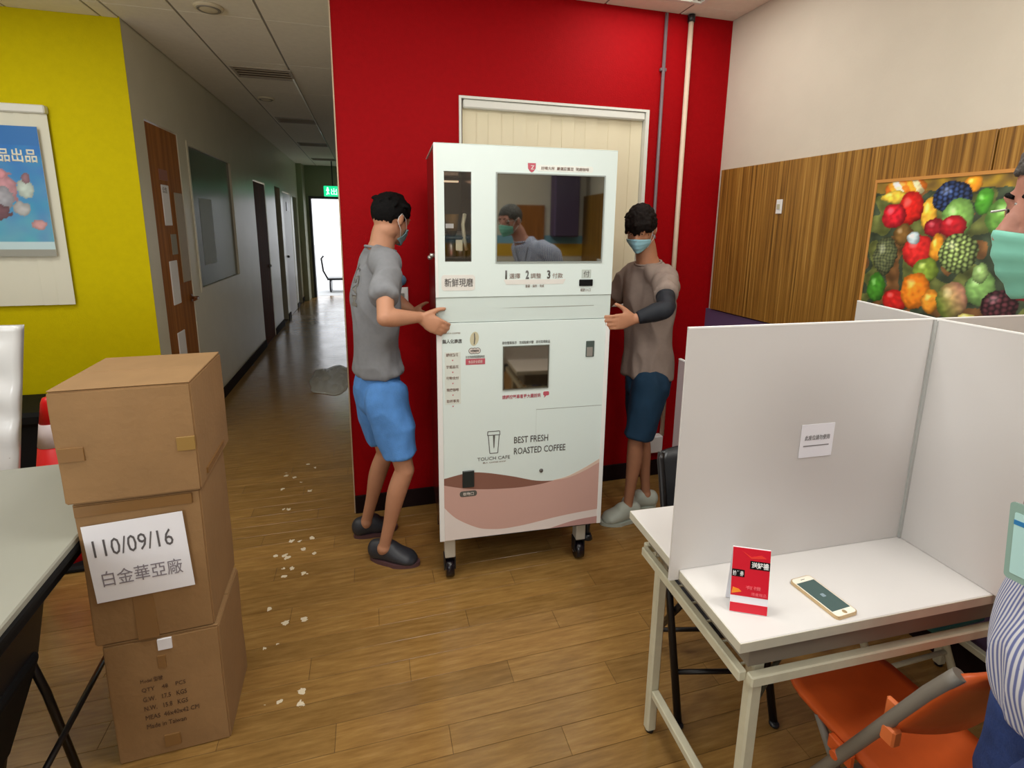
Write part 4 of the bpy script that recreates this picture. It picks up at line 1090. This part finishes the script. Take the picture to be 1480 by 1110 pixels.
text_obj('有禮', 'lettering', mat('pink_print', (244, 110, 120), .5), rc, Mf @ XZ(-.008, -.0017, .055), height=.008, width=.03)
text_obj('限量贈品', 'lettering', bpy.data.materials['pink_print'], rc, Mf @ XZ(.004, -.0017, .042), height=.007, width=.03)
# phone
ph = thing('mobile_phone', 'white and gold mobile phone lying on the white desk', 'phone', (.956, .7955, .7405), R(3.5))
B().prism(rrect(-.0305, .0305, -.063, .063, .009), 'z', 0, .0068).obj('body', M_['phonegold'], ph)
B().prism(rrect(-.0285, .0285, -.061, .061, .008), 'z', .0068, .0074).obj('front_glass', M_['phonewhite'], ph)
B().box(-.0262, .0262, -.046, .046, .0074, .0076).obj('screen', M_['phonescr'], ph)
B().prism(rrect(-.006, .006, .0525, .054, .0006), 'z', .0074, .0077).obj('speaker_slot', M_['decal'], ph)
B().prism(rrect(-.005, .005, -.006, .004, .002), 'z', .0076, .0078).obj('screen_emblem', mat('screen_mark', (130, 150, 160), .4), ph)
B().lathe([(.0045, 0), (.0052, .0003), (.0045, .0004)], c=(0, -.0535, .0074), n=16).obj('home_button', M_['phonegold'], ph)
# ------------------------------------------------------------------ people
def V(*a): return Vector(a)
def catm(P, n=5):
    """Catmull-Rom through (Vector, ra, rb) keys"""
    out = []
    for i in range(len(P)-1):
        q = [P[max(0, i-1)], P[i], P[i+1], P[min(len(P)-1, i+2)]]
        for k in range(n):
            t = k/n
            f = lambda a, b, c, d: .5*((2*b)+(c-a)*t+(2*a-5*b+4*c-d)*t*t+(3*b-a-3*c+d)*t**3)
            out.append((f(q[0][0], q[1][0], q[2][0], q[3][0]), f(q[0][1], q[1][1], q[2][1], q[3][1]), f(q[0][2], q[1][2], q[2][2], q[3][2])))
    out.append(P[-1]); return out
def loft(b, keys, side=None, n=20, sm=5, flat0=False, flat1=False):
    """keys: (point, r_side, r_front). rounded ends unless flat"""
    K = [(Vector(p), a, c) for p, a, c in keys]
    K = catm(K, sm) if sm > 1 else K
    rings = []
    prev = Vector(side) if side is not None else None
    def frame(t, prev):
        u = prev if prev is not None else (Vector((0, 0, 1)) if abs(t.z) < .8 else Vector((1, 0, 0)))
        u = (u-t*u.dot(t)).normalized(); return u, t.cross(u)
    pts = []
    for i, (p, a, c) in enumerate(K):
        t = (K[min(len(K)-1, i+1)][0]-K[max(0, i-1)][0]).normalized()
        u, v = frame(t, prev if side is None else Vector(side)); prev = u
        pts.append((p, t, u, v, a, c))
    ext = []
    p, t, u, v, a, c = pts[0]
    if not flat0:
        m = min(a, c)
        for q in (.98, .85, .6, .3): ext.append((p-t*m*q, u, v, a*math.sqrt(1-q*q), c*math.sqrt(1-q*q)))
    for p, t, u, v, a, c in pts: ext.append((p, u, v, a, c))
    if not flat1:
        p, t, u, v, a, c = pts[-1]; m = min(a, c)
        for q in (.3, .6, .85, .98): ext.append((p+t*m*q, u, v, a*math.sqrt(1-q*q), c*math.sqrt(1-q*q)))
    vs = []; fs = []
    for p, u, v, a, c in ext:
        for k in range(n):
            th = 2*math.pi*k/n; vs.append(p+u*a*math.cos(th)+v*c*math.sin(th))
    for i in range(len(ext)-1):
        for k in range(n):
            A_, B_ = i*n+k, i*n+(k+1) % n; fs.append((A_, B_, B_+n, A_+n))
    fs.append(tuple(range(n))[::-1]); fs.append(tuple(range(len(vs)-n, len(vs))))
    b._add(vs, fs, True)
def remesh(b, name, m, parent, vox=.006, smooth=4, disp=None, fac=.5):
    me = bpy.data.meshes.new('t'); b.bm.to_mesh(me); b.bm.free()
    o = bpy.data.objects.new('t', me); COL.objects.link(o)
    r = o.modifiers.new('r', 'REMESH'); r.mode = 'VOXEL'; r.voxel_size = vox; r.use_smooth_shade = True
    s = o.modifiers.new('s', 'SMOOTH'); s.iterations = smooth; s.factor = fac
    dg = bpy.context.evaluated_depsgraph_get()
    me2 = bpy.data.meshes.new_from_object(o.evaluated_get(dg))
    bpy.data.objects.remove(o); bpy.data.meshes.remove(me)
    if disp:
        nrm = [v.normal.copy() for v in me2.vertices]
        for v, n_ in zip(me2.vertices, nrm): v.co += n_*disp(v.co)
    for p in me2.polygons: p.use_smooth = True
    return link(name, me2, m, parent)
def basis(fwd, up=V(0, 0, 1)):
    f = fwd.normalized(); s = up.cross(f).normalized(); u = f.cross(s)     # s = left
    return f, s, u
def hand(b, W, D, N, T, size=1.0, curl=(25, 35, 20), spread=.05, thumb=(.75, .65), tcurl=20):
    """W wrist, D finger direction, N direction the palm faces, T thumb side"""
    D = D.normalized(); T = (T-D*T.dot(D)).normalized(); N = (N-D*N.dot(D)-T*N.dot(T)).normalized()
    k = size
    loft(b, [(W-D*.01*k, .024*k, .017*k), (W+D*.02*k, .030*k, .015*k), (W+D*.055*k, .040*k, .014*k), (W+D*.083*k, .039*k, .011*k)], side=T, n=16, sm=3)
    for i, (off, ln, r) in enumerate(((.030, .070, .0088), (.010, .079, .009), (-.010, .072, .0086), (-.029, .056, .0076))):
        p = W+D*.078*k+T*off*k; d = (D+T*(off*spread*60/10)).normalized()
        pts = [(W+D*.055*k+T*off*.8*k, r*k, r*k), (p, r*1.05*k, r*1.05*k)]
        ang = 0
        for c, q in zip(curl, (.46, .30, .24)):
            ang += R(c); dd = d*math.cos(ang)+N*math.sin(ang); p = p+dd*ln*q*k; r *= .93; pts.append((p, r*k, r*k))
        loft(b, pts, n=12, sm=3)
    d0 = (D*thumb[1]+T*thumb[0]+N*.25).normalized()
    p0 = W+D*.015*k+T*.020*k; p1 = W+D*.035*k+T*.042*k+N*.008*k; p2 = p1+d0*.034*k
    d1 = (d0*math.cos(R(tcurl))+D*math.sin(R(tcurl))).normalized(); p3 = p2+d1*.028*k
    loft(b, [(p0, .014*k, .014*k), (p1, .0135*k, .0125*k), (p2, .0105*k, .010*k), (p3, .0088*k, .008*k)], n=12, sm=3)

def head_geo(b, H, f, s, u, k=1.0):
    """head centre H, forward f, left s, up u; total height about .225*k"""
    P = lambda a, c, e: H+(f*a+s*c+u*e)*k
    M = Matrix((f, s, u)).transposed()
    def E(c, r): b.ell(P(*c), (r[0]*k, r[1]*k, r[2]*k), M, n=24)
    E((-.008, 0, .030), (.094, .076, .082)); E((-.035, 0, .005), (.062, .066, .07))
    E((.018, 0, -.020), (.074, .064, .080))
    E((.030, 0, -.070), (.052, .046, .040)); E((.056, 0, -.092), (.026, .026, .018))
    loft(b, [(P(.080, 0, .012), .008*k, .008*k), (P(.093, 0, -.010), .010*k, .010*k), (P(.102, 0, -.028), .013*k, .011*k)], side=s, n=12)
    E((.090, .011, -.031), (.011, .008, .008)); E((.090, -.011, -.031), (.011, .008, .008))
    for q in (-1, 1):
        E((.074, q*.030, .020), (.016, .024, .008)); E((.054, q*.040, -.026), (.020, .018, .020))
        E((-.006, q*.077, -.006), (.018, .008, .032)); E((.075, q*.030, .003), (.012, .016, .010))
    E((.081, 0, -.058), (.016, .022, .008)); E((.079, 0, -.068), (.014, .019, .007))
def eyes(par, H, f, s, u, k=1.0):
    P = lambda a, c, e: H+(f*a+s*c+u*e)*k
    M = Matrix((f, s, u)).transposed()
    for q in (-1, 1):
        e = B().ell(P(.0795, q*.030, .003), (.0062*k, .0105*k, .0035*k), M, n=14).obj('eye', M_['eyew'], par)
        B().ell(P(.0845, q*.030, .003), (.0024*k, .0042*k, .0036*k), M, n=12).obj('iris', M_['iris'], e)
        bb_ = B(); bb_.tube([P(.086, q*.014, .0195), P(.086, q*.030, .0235), P(.076, q*.048, .018)], [.0026*k, .0036*k, .002*k], n=8); bb_.obj('eyebrow', M_['hair'], par)
def hair_geo(name, m, par, H, f, s, u, k=1.0, top=.012, fringe=0, back=-.05, seed=1, side=.004, vox=.005, rough=.004, locks=34):
    P = lambda a, c, e: H+(f*a+s*c+u*e)*k
    M = Matrix((f, s, u)).transposed()
    b = B(); t = bmesh.new(); bmesh.ops.create_uvsphere(t, u_segments=48, v_segments=32, radius=1)
    for v in t.verts:
        a, c, e = v.co
        # local head-shape position
        q = V((-.010)+a*(.098+top*.5), c*(.079+side), .030+e*(.086+top))
        # hairline: front high, sides to the ear, back low
        front = max(0, a)
        line = .045*min(1, max(0, (a+.15)/.7))+(1-min(1, max(0, (a+.15)/.7)))*(back) + fringe*(1 if a > .3 else 0)
        if abs(c) > .6 and a > -.25: line = max(line-.03, -.012+.0)
        if q.z < line: q = V(q.x*.72, q.y*.72, max(q.z, line-.02)*.9)
        v.co = q
    for v in t.verts: v.co = P(*v.co)
    b.merge(t)
    rnd = random.Random(seed)
    for i in range(locks):
        th = rnd.uniform(0, 2*math.pi); el = rnd.uniform(.35, 1.3)
        a, c, e = math.cos(th)*math.cos(el), math.sin(th)*math.cos(el), math.sin(el)
        p0 = P(-.010+a*.093, c*.076, .030+e*.088)
        nrm = (p0-P(-.01, 0, .03)).normalized()
        dd = (f*.5*(1 if a > -.2 else -.6)+s*rnd.uniform(-.5, .5)+u*rnd.uniform(-.5, .1)).normalized()
        L = rnd.uniform(.025, .045)*k
        loft(b, [(p0, .010*k, .007*k), (p0+nrm*.006*k+dd*L*.5, .009*k, .006*k), (p0+nrm*(.002+top*.3)*k+dd*L-u*.006*k, .003*k, .003*k)], n=8, sm=2)
    if fringe < 0:
        for i in range(17):
            c = -.064+.128*i/16; ln = rnd.uniform(.040, .072)
            p0 = P(.070-abs(c)*.55, c, .080); p1 = P(.102-abs(c)*.50, c*1.02+.004, .055); p2 = P(.100-abs(c)*.42, c*1.04+rnd.uniform(-.004, .012), .060-ln)
            loft(b, [(p0, .013*k, .008*k), (p1, .011*k, .006*k), (p2, .003*k, .003*k)], n=8, sm=3)
    return remesh(b, name, m, par, vox=vox, smooth=1, disp=lambda p: rough*noise.noise(p*70)+.002*noise.noise(p*160), fac=.4)
def mask_geo(m, par, H, f, s, u, k=1.0, drop=0):
    P = lambda a, c, e: H+(f*a+s*c+u*e)*k
    bm = bmesh.new(); NX, NZ = 20, 14; g = []
    for j in range(NZ+1):
        v_ = j/NZ; e = -.018-.090*v_-drop; row_ = []
        for i in range(NX+1):
            q = -1+2*i/NX; c = q*(.068-.024*v_*v_)
            bul = .112-.010*abs(v_-.25)-.026*max(0, v_-.55)
            a = bul-.058*abs(q)**1.8-.010*q*q*v_
            ee = e-.020*abs(q)**1.5*(1-v_)+.016*(q*q)*v_
            a += .0014*math.sin(v_*math.pi*7)
            row_.append(bm.verts.new(P(a, c, ee)))
        g.append(row_)
    for j in range(NZ):
        for i in range(NX):
            fc = bm.faces.new((g[j][i], g[j][i+1], g[j+1][i+1], g[j+1][i])); fc.smooth = True
    ex_ = bmesh.ops.extrude_face_region(bm, geom=list(bm.faces))
    for v in ex_['geom']:
        if isinstance(v, bmesh.types.BMVert): v.co -= f*.0022*k
    bmesh.ops.recalc_face_normals(bm, faces=bm.faces)
    me = bpy.data.meshes.new('face_mask'); bm.to_mesh(me); bm.free(); mk = link('face_mask', me, m, par)
    for q in (-1, 1):
        B().tube([P(.052, q*.067, -.038-drop), P(.025, q*.076, .006), P(-.010, q*.082, .022), P(-.026, q*.082, .0)], .0014*k, n=6).obj('ear_loop', M_['white'], mk)
        B().tube([P(.042, q*.045, -.092-drop), P(.010, q*.072, -.05), P(-.026, q*.081, -.02), P(-.026, q*.082, .0)], .0014*k, n=6).obj('ear_loop', M_['white'], mk)
    return mk
def fold(a1=.004, s1=9, a2=.002, s2=26, st=(1, 1, .45), seed=0):
    def d(p):
        q = V(p.x*st[0], p.y*st[1], p.z*st[2])+V(seed, seed*2, 0)
        n1 = noise.noise(q*s1); return a1*(1-2*abs(n1))*1.0+a2*noise.noise(q*s2)+a1*.12
    return d
def shoe(par, heel, toe, m, ms, h=.098, wd=.048, name='shoe', open_back=False):
    heel, toe = V(*heel), V(*toe); d = (toe-heel); L = d.length; d.normalize(); s = V(0, 0, 1).cross(d)
    b = B()
    z = lambda q: V(0, 0, q)
    loft(b, [(heel+d*.03+z(h*.55), wd*.78, h*.50), (heel+d*.09+z(h*.58), wd*.86, h*.55), (heel+d*L*.55+z(h*.44), wd*.98, h*.42), (heel+d*L*.78+z(h*.32), wd*1.02, h*.30), (toe-d*.035+z(h*.24), wd*.80, h*.22)], side=s, n=20)
    up_ = remesh(b, name, m, par, vox=.005, smooth=3)
    for v in up_.data.vertices:
        if v.co.z < .010: v.co.z = .010
    n = 26; poly = []
    for i in range(n):
        th = 2*math.pi*i/n; a = math.cos(th); w_ = math.sin(th)
        wx = wd*(1.10 if a > 0 else .92)*w_*(1-.10*a*a); p = heel+d*(L/2+a*L/2)+s*wx; poly.append((p.x, p.y))
    B().prism(poly, 'z', 0, .018).obj('sole', ms, up_)
    return up_

def person(label, J, fwd, mats, k=1.0, fat=1.0, head_f=None, head_u=V(0, 0, 1), hair=None, shirt=None, legwear=None, hands=None, feet=None, arm_r=1.0, sleeve_t=.72, leg_r=1.0, belly=0, name='person', mask='mask', mask_drop=0, shirt_m='shirtgrey', leg_m='denimlt', shoe_m='shoe', sole_m='shoesole', skin='skin', shoulder_w=1.0):
    root = thing(name, label, 'person', (J['pelvis'][0], J['pelvis'][1], 0))
    org = V(J['pelvis'][0], J['pelvis'][1], 0)
    J = {a: V(*b)-org for a, b in J.items()}
    f, s, u = basis(V(*fwd))
    hf, hs, hu = basis(V(*head_f), V(*head_u))
    PV, CH, NK, HD = J['pelvis'], J['chest'], J['neck'], J['head']
    w_ = fat
    b = B()
    trunk = [(PV-u*.05, .135*w_, .095*w_), (PV+u*.03, .150*w_, .105*w_), (PV.lerp(CH, .5), .128*w_, .090*w_), (CH, .148*w_, .102*w_), (CH.lerp(NK, .55), .150*w_*shoulder_w, .085*w_), (CH.lerp(NK, .85), .10*w_, .062*w_), (NK, .056, .054)]
    loft(b, trunk, side=s, n=28)
    loft(b, [(NK-u*.03, .054, .054), (NK.lerp(HD, .45)-hf*.010, .050, .052), (HD-hu*.055*k-hf*.012, .050, .054)], n=20)
    head_geo(b, HD, hf, hs, hu, k)
    ar = arm_r
    for q in ('L', 'R'):
        S, E_, W = J['sh'+q], J['el'+q], J['wr'+q]
        loft(b, [(NK.lerp(S, .45)-u*.025, .05, .05), (S, .054*ar, .052*ar)], n=16, sm=2)
        loft(b, [(S, .052*ar, .05*ar), (S.lerp(E_, .35), .048*ar, .046*ar), (S.lerp(E_, .75), .040*ar, .038*ar), (E_, .037*ar, .035*ar)], n=18)
        loft(b, [(E_, .037*ar, .036*ar), (E_.lerp(W, .28), .040*ar, .037*ar), (E_.lerp(W, .7), .031*ar, .027*ar), (W, .025*ar, .020*ar)], n=18)
        hd = hands[q]; hand(b, W, V(*hd['D']), V(*hd['N']), V(*hd['T']), hd.get('size', 1), hd.get('curl', (25, 35, 20)), thumb=hd.get('thumb', (.75, .65)), tcurl=hd.get('tcurl', 20))
        HP, KN, AN = J['hip'+q], J['kn'+q], J['an'+q]
        lr = leg_r
        loft(b, [(HP, .080*lr, .082*lr), (HP.lerp(KN, .4), .072*lr, .074*lr), (HP.lerp(KN, .85), .054*lr, .055*lr), (KN, .050*lr, .052*lr)], n=20)
        back = (KN-AN).cross(s).normalized()
        if back.dot(f) > 0: back = -back
        loft(b, [(KN, .050*lr, .052*lr), (KN.lerp(AN, .28)+back*.010, .050*lr, .053*lr), (KN.lerp(AN, .65)+back*.004, .036*lr, .038*lr), (AN, .029*lr, .032*lr)], side=s, n=20)
        h_, t_ = feet[q]; h_, t_ = V(*h_)-org, V(*t_)-org
        loft(b, [(AN, .030, .032), (h_.lerp(t_, .32)+u*.045, .030, .028), (h_.lerp(t_, .75)+u*.026, .032, .016)], n=16)
    body = remesh(b, 'body', M_[skin], root, vox=.0055, smooth=3)
    # shirt
    b = B(); hem = J['hem']; sw_ = 1.12
    ax = (CH-PV).normalized()
    loft(b, [(hem, .166*w_*sw_, (.120+belly*.6)*w_*sw_), (PV.lerp(CH, .32)+f*belly*.45, .150*w_*sw_, (.102+belly*.9)*w_*sw_), (PV.lerp(CH, .65)+f*belly*.25, .148*w_*sw_, (.100+belly*.5)*w_*sw_), (CH, .156*w_*sw_, .108*w_*sw_), (CH.lerp(NK, .55), .152*w_*sw_*shoulder_w, .088*w_*sw_), (CH.lerp(NK, .84), .108*w_*sw_, .068*w_*sw_), (NK-u*.008, .066, .064)], side=s, n=32, flat0=True, flat1=True)
    for q in ('L', 'R'):
        S, E_ = J['sh'+q], J['el'+q]
        loft(b, [(NK.lerp(S, .4)-u*.028, .058, .055), (S-u*.004, .060*ar, .058*ar), (S.lerp(E_, sleeve_t*.55), .061*ar, .058*ar), (S.lerp(E_, sleeve_t), .062*ar, .058*ar)], n=20, flat1=True)
        if sleeve_t > 1: pass
    sh = remesh(b, 'shirt', M_[shirt_m], root, vox=.007, smooth=12, disp=fold(.014, 11, .004, 30, (1, 1, .4), seed=J['hem'].x*10+3))
    loft_c = B()
    fr = []
    for i in range(25):
        th = 2*math.pi*i/24; fr.append(NK+u*.002+(s*math.cos(th)*.064+f*math.sin(th)*.062)+u*(-.012*math.sin(th)))
    loft_c.tube(fr, .0055, n=8, caps=False).obj('collar', M_[shirt_m], sh)
    # shorts or trousers
    b = B(); hemL = J['hemL']; hemR = J['hemR']; wst = J['waist']
    loft(b, [(wst, .145*w_, .108*w_), (PV, .158*w_, .122*w_), (PV-u*.06, .152*w_, .118*w_)], side=s, n=28, flat0=True)
    for q, hm in (('L', hemL), ('R', hemR)):
        HP, KN, AN = J['hip'+q], J['kn'+q], J['an'+q]
        if hm.z < .25:
            ks = [(HP, .102*leg_r, .105*leg_r), (HP.lerp(KN, .5), .092*leg_r, .094*leg_r), (KN, .070*leg_r, .072*leg_r), (KN.lerp(AN, .5), .062*leg_r, .064*leg_r), (hm, .056*leg_r, .058*leg_r)]
        else:
            ks = [(HP, .104*leg_r, .108*leg_r), (HP.lerp(hm, .5), .096*leg_r, .099*leg_r), (HP.lerp(hm, .85), .086*leg_r, .088*leg_r), (hm, .084*leg_r, .086*leg_r)]
        loft(b, ks, side=s, n=24, flat1=True)
    lw = remesh(b, 'trousers' if hemL.z < .25 else 'shorts', M_[leg_m], root, vox=.007, smooth=3, disp=fold(.012, 9, .004, 24, (1, 1, .5), seed=5))
    for q in ('L', 'R'):
        h_, t_ = feet[q]
        shoe(root, V(*h_)-org, V(*t_)-org, M_[shoe_m], M_[sole_m])
    # eyes, hair and mask ride on the body as its own pieces
    eyes(body, HD, hf, hs, hu, k)
    hair_geo('hair', M_[hair['m']], root, HD, hf, hs, hu, k, **hair.get('a', {}))
    mask_geo(M_[mask], root, HD, hf, hs, hu, k, mask_drop)
    return root, body, sh, lw, (HD, hf, hs, hu), org

# the man in grey on the left of the machine
thL = R(20)
Lm = person('man in grey t-shirt and light blue shorts gripping the left edge of the machine',
    dict(pelvis=(.012, 2.27, .86), chest=(.018, 2.23, 1.26), neck=(.045, 2.235, 1.455), head=(.092, 2.245, 1.580),
         shR=(.058, 2.085, 1.405), elR=(.045, 1.895, 1.222), wrR=(.178, 1.976, 1.206),
         shL=(.030, 2.385, 1.405), elL=(.10, 2.50, 1.21), wrL=(.182, 2.36, 1.165),
         hipR=(.045, 2.185, .82), knR=(.112, 2.155, .49), anR=(.010, 2.215, .085),
         hipL=(-.005, 2.345, .82), knL=(.035, 2.395, .47), anL=(-.070, 2.455, .085),
         hem=(.016, 2.262, .925), hemR=(.098, 2.158, .56), hemL=(.022, 2.385, .555), waist=(.010, 2.268, .945)),
    (math.cos(thL), math.sin(thL), 0), None, k=.86, fat=.72,
    head_f=(.72, .60, -.30), hair=dict(m='hair', a=dict(top=.010, back=-.045, seed=3, side=.004, rough=.002)),
    hands={'R': dict(D=(.86, -.02, -.50), N=(.0, 1, 0), T=(.5, 0, .86), size=.90, curl=(12, 24, 20), thumb=(.62, .55), tcurl=25),
           'L': dict(D=(.35, -.45, -.15), N=(1, .2, 0), T=(0, 0, 1), size=.8, curl=(8, 12, 10))},
    feet={'R': ((-.055, 2.275, 0), (.168, 2.165, 0)), 'L': ((-.135, 2.462, 0), (.085, 2.50, 0))},
    arm_r=.86, leg_r=.82, sleeve_t=.66, shirt_m='shirtgrey', leg_m='denimlt', shoe_m='shoe', sole_m='shoesole', skin='skin')
# the man in taupe on the right
thR = R(207)
Rm = person('man in taupe t-shirt, navy shorts and black arm sleeve holding the machine\'s right edge',
    dict(pelvis=(1.372, 2.29, .80), chest=(1.338, 2.27, 1.18), neck=(1.318, 2.265, 1.385), head=(1.250, 2.235, 1.548),
         shL=(1.345, 2.145, 1.320), elL=(1.215, 1.915, 1.215), wrL=(1.088, 1.955, 1.168),
         shR=(1.290, 2.375, 1.315), elR=(1.20, 2.50, 1.13), wrR=(1.100, 2.42, 1.12),
         hipL=(1.345, 2.215, .775), knL=(1.292, 2.235, .46), anL=(1.285, 2.262, .085),
         hipR=(1.385, 2.355, .775), knR=(1.385, 2.345, .46), anR=(1.445, 2.352, .085),
         hem=(1.362, 2.285, .80), hemL=(1.302, 2.228, .50), hemR=(1.378, 2.345, .50), waist=(1.368, 2.288, .87)),
    (math.cos(thR), math.sin(thR), 0), None, k=.86, fat=.74,
    head_f=(-.62, -.66, -.34), hair=dict(m='hair2', a=dict(top=.024, back=-.04, seed=8, fringe=-.01, side=.006, rough=.005)),
    hands={'L': dict(D=(-.96, -.06, -.10), N=(0, 1, 0), T=(-.2, 0, 1), size=.92, curl=(10, 18, 14), thumb=(.62, .60), tcurl=25),
           'R': dict(D=(-.5, -.05, -.05), N=(-.3, -1, 0), T=(0, 0, 1), size=.8, curl=(8, 12, 10))},
    feet={'L': ((1.355, 2.262, 0), (1.125, 2.262, 0)), 'R': ((1.51, 2.345, 0), (1.30, 2.385, 0))},
    arm_r=.86, leg_r=.80, sleeve_t=.60, shirt_m='shirttaupe', leg_m='navy', shoe_m='shoelt', sole_m='shoelt', skin='skin2')
# black arm sleeve
def arm_sleeve(P, m):
    root, org = P[0], P[5]
    S, E_, W = V(1.345, 2.145, 1.320)-org, V(1.215, 1.915, 1.215)-org, V(1.088, 1.955, 1.168)-org
    b = B(); r = .86
    loft(b, [(S.lerp(E_, .45), .053*r, .051*r), (S.lerp(E_, .8), .046*r, .044*r), (E_, .043*r, .041*r), (E_.lerp(W, .3), .046*r, .043*r), (E_.lerp(W, .65), .038*r, .034*r), (E_.lerp(W, .88), .032*r, .028*r)], n=18, flat0=True, flat1=True)
    remesh(b, 'arm_sleeve', M_[m], root, vox=.005, smooth=2, disp=fold(.003, 20, .001, 50))
arm_sleeve(Rm, 'sleeve')
# the man in the striped shirt at the right edge
Sm = person('man in striped shirt and jeans with glasses, mask and badge beside the white desk',
    dict(pelvis=(1.010, .325, .83), chest=(1.035, .355, 1.22), neck=(.895, .368, 1.450), head=(.801, .387, 1.592),
         shR=(1.060, .505, 1.38), elR=(1.20, .50, 1.12), wrR=(1.18, .42, .90),
         shL=(.915, .215, 1.38), elL=(1.01, .10, 1.12), wrL=(1.04, .12, .88),
         hipR=(1.030, .390, .80), knR=(1.04, .42, .46), anR=(1.07, .37, .09),
         hipL=(.935, .285, .80), knL=(.675, .385, .50), anL=(.76, .29, .09),
         hem=(1.010, .330, .885), hemR=(1.07, .375, .045), hemL=(.76, .29, .045), waist=(1.010, .327, .96)),
    (-.85, .50, 0), None, k=.94, fat=.88, belly=.045,
    head_f=(-.76, .63, -.14), hair=dict(m='hairg', a=dict(top=.004, back=-.04, seed=5, rough=.002, side=.002, locks=0)),
    hands={'R': dict(D=(-.4, .3, -.8), N=(-.6, -.6, 0), T=(-.5, .6, 0), size=.95, curl=(20, 30, 20)),
           'L': dict(D=(-.1, .2, -1), N=(.8, .3, 0), T=(-.3, .9, 0), size=.95, curl=(20, 30, 20))},
    feet={'R': ((1.11, .345, 0), (.89, .46, 0)), 'L': ((.81, .26, 0), (.58, .37, 0))},
    arm_r=.95, leg_r=.95, sleeve_t=.80, shirt_m='stripe', leg_m='jeans', shoe_m='black', sole_m='black', skin='skin3', mask='maskg')
def extras(P):
    root, body, sh, lw, (H, f, s, u), org = P; k = .94
    Q = lambda a, c, e: H+(f*a+s*c+u*e)*k
    g = B()
    for q in (-1, 1):
        pts = [Q(.083-.008*abs(math.cos(t)), q*.033+.025*math.cos(t), -.002+.018*math.sin(t)) for t in [2*math.pi*i/20 for i in range(21)]]
        g.tube(pts, .0013, n=6, caps=False)
        g.tube([Q(.094, q*.058, .004), Q(.04, q*.076, .006), Q(-.02, q*.082, .004)], .0014, n=6)
    g.tube([Q(.084, -.009, .002), Q(.089, 0, .012), Q(.084, .009, .002)], .0015, n=6)
    gl_ = g.obj('glasses', M_['metal'], root)
    for q in (-1, 1):
        M = Matrix((f, s, u)).transposed()
        B().ell(Q(.080, q*.033, -.002), (.001, .0235, .017), M, n=16).obj('lens', M_['wglass'], gl_)
    # badge on a lanyard
    tree = BVHTree.FromPolygons([v.co for v in sh.data.vertices], [tuple(p.vertices) for p in sh.data.polygons])
    fb, sb, ub = basis(V(-.85, .50, 0)); ctr = V(1.02, .34, 0)-org
    def surf(off, z, out=.006):
        p0 = ctr+sb*off+V(0, 0, z); h = tree.ray_cast(p0+fb*.6, -fb)
        return (h[0] if h[0] else p0+fb*.15)+fb*out
    c = surf(-.010, 1.12, .014)
    fn = (V(-.97, .05, .0)).normalized(); sn = V(0, 0, 1).cross(fn)
    tilt = Matrix.Translation(c+fn*.01) @ Matrix((sn, ub, fn)).transposed().to_4x4() @ Matrix.Rotation(R(5), 4, 'Z')
    bd = B(); bd.prism(rrect(-.036, .036, -.058, .058, .006), 'z', 0, .003); bdo = bd.obj('badge_holder', M_['badge'], root); bdo.matrix_local = tilt
    B().prism(rrect(-.029, .029, -.048, .044, .002), 'z', .003, .0036).obj('badge_card', M_['badgecard'], bdo)
    B().box(-.029, .029, .026, .033, .0036, .004).obj('badge_stripe', M_['blue'], bdo)
    B().box(-.006, .020, -.022, -.012, .0036, .004).obj('badge_mark', M_['blue'], bdo)
    lm_ = mat('lanyard_grey', (150, 150, 160), .7)
    for q in (-1, 1):
        B().tube([c+ub*.058+sb*q*.004]+[surf(.01*(1-t)+q*.055*t, 1.155+.25*t, .004) for t in (.15, .4, .7, 1)]+[V(.905, .368, 1.44)-org+sb*q*.064, V(.915, .368, 1.45)-org-fb*.055+sb*q*.02], [(.006, .0018)]*7, n=8).obj('lanyard', lm_, root)
extras(Sm)
# faded lettering on the back of the grey t-shirt
def back_print(P):
    root, body, sh, lw, hh, org = P
    tree = BVHTree.FromPolygons([v.co for v in sh.data.vertices], [tuple(p.vertices) for p in sh.data.polygons])
    o = text_obj('TEAM', 'back_print', mat('faded_print', (216, 216, 212), .8), root, Matrix.Identity(4), height=.042, width=.17, bold=.03)
    c = V(-.045, 2.17, 1.31)-org; d = V(-.75, -.66, 0)
    for v in o.data.vertices:
        p = c+V(0, 0, .085-v.co.x)+V(.66, -.75, 0)*(-v.co.y)
        h = tree.ray_cast(p+d*.3, -d)
        v.co = (h[0]+d*.002) if h[0] else p
back_print(Lm)
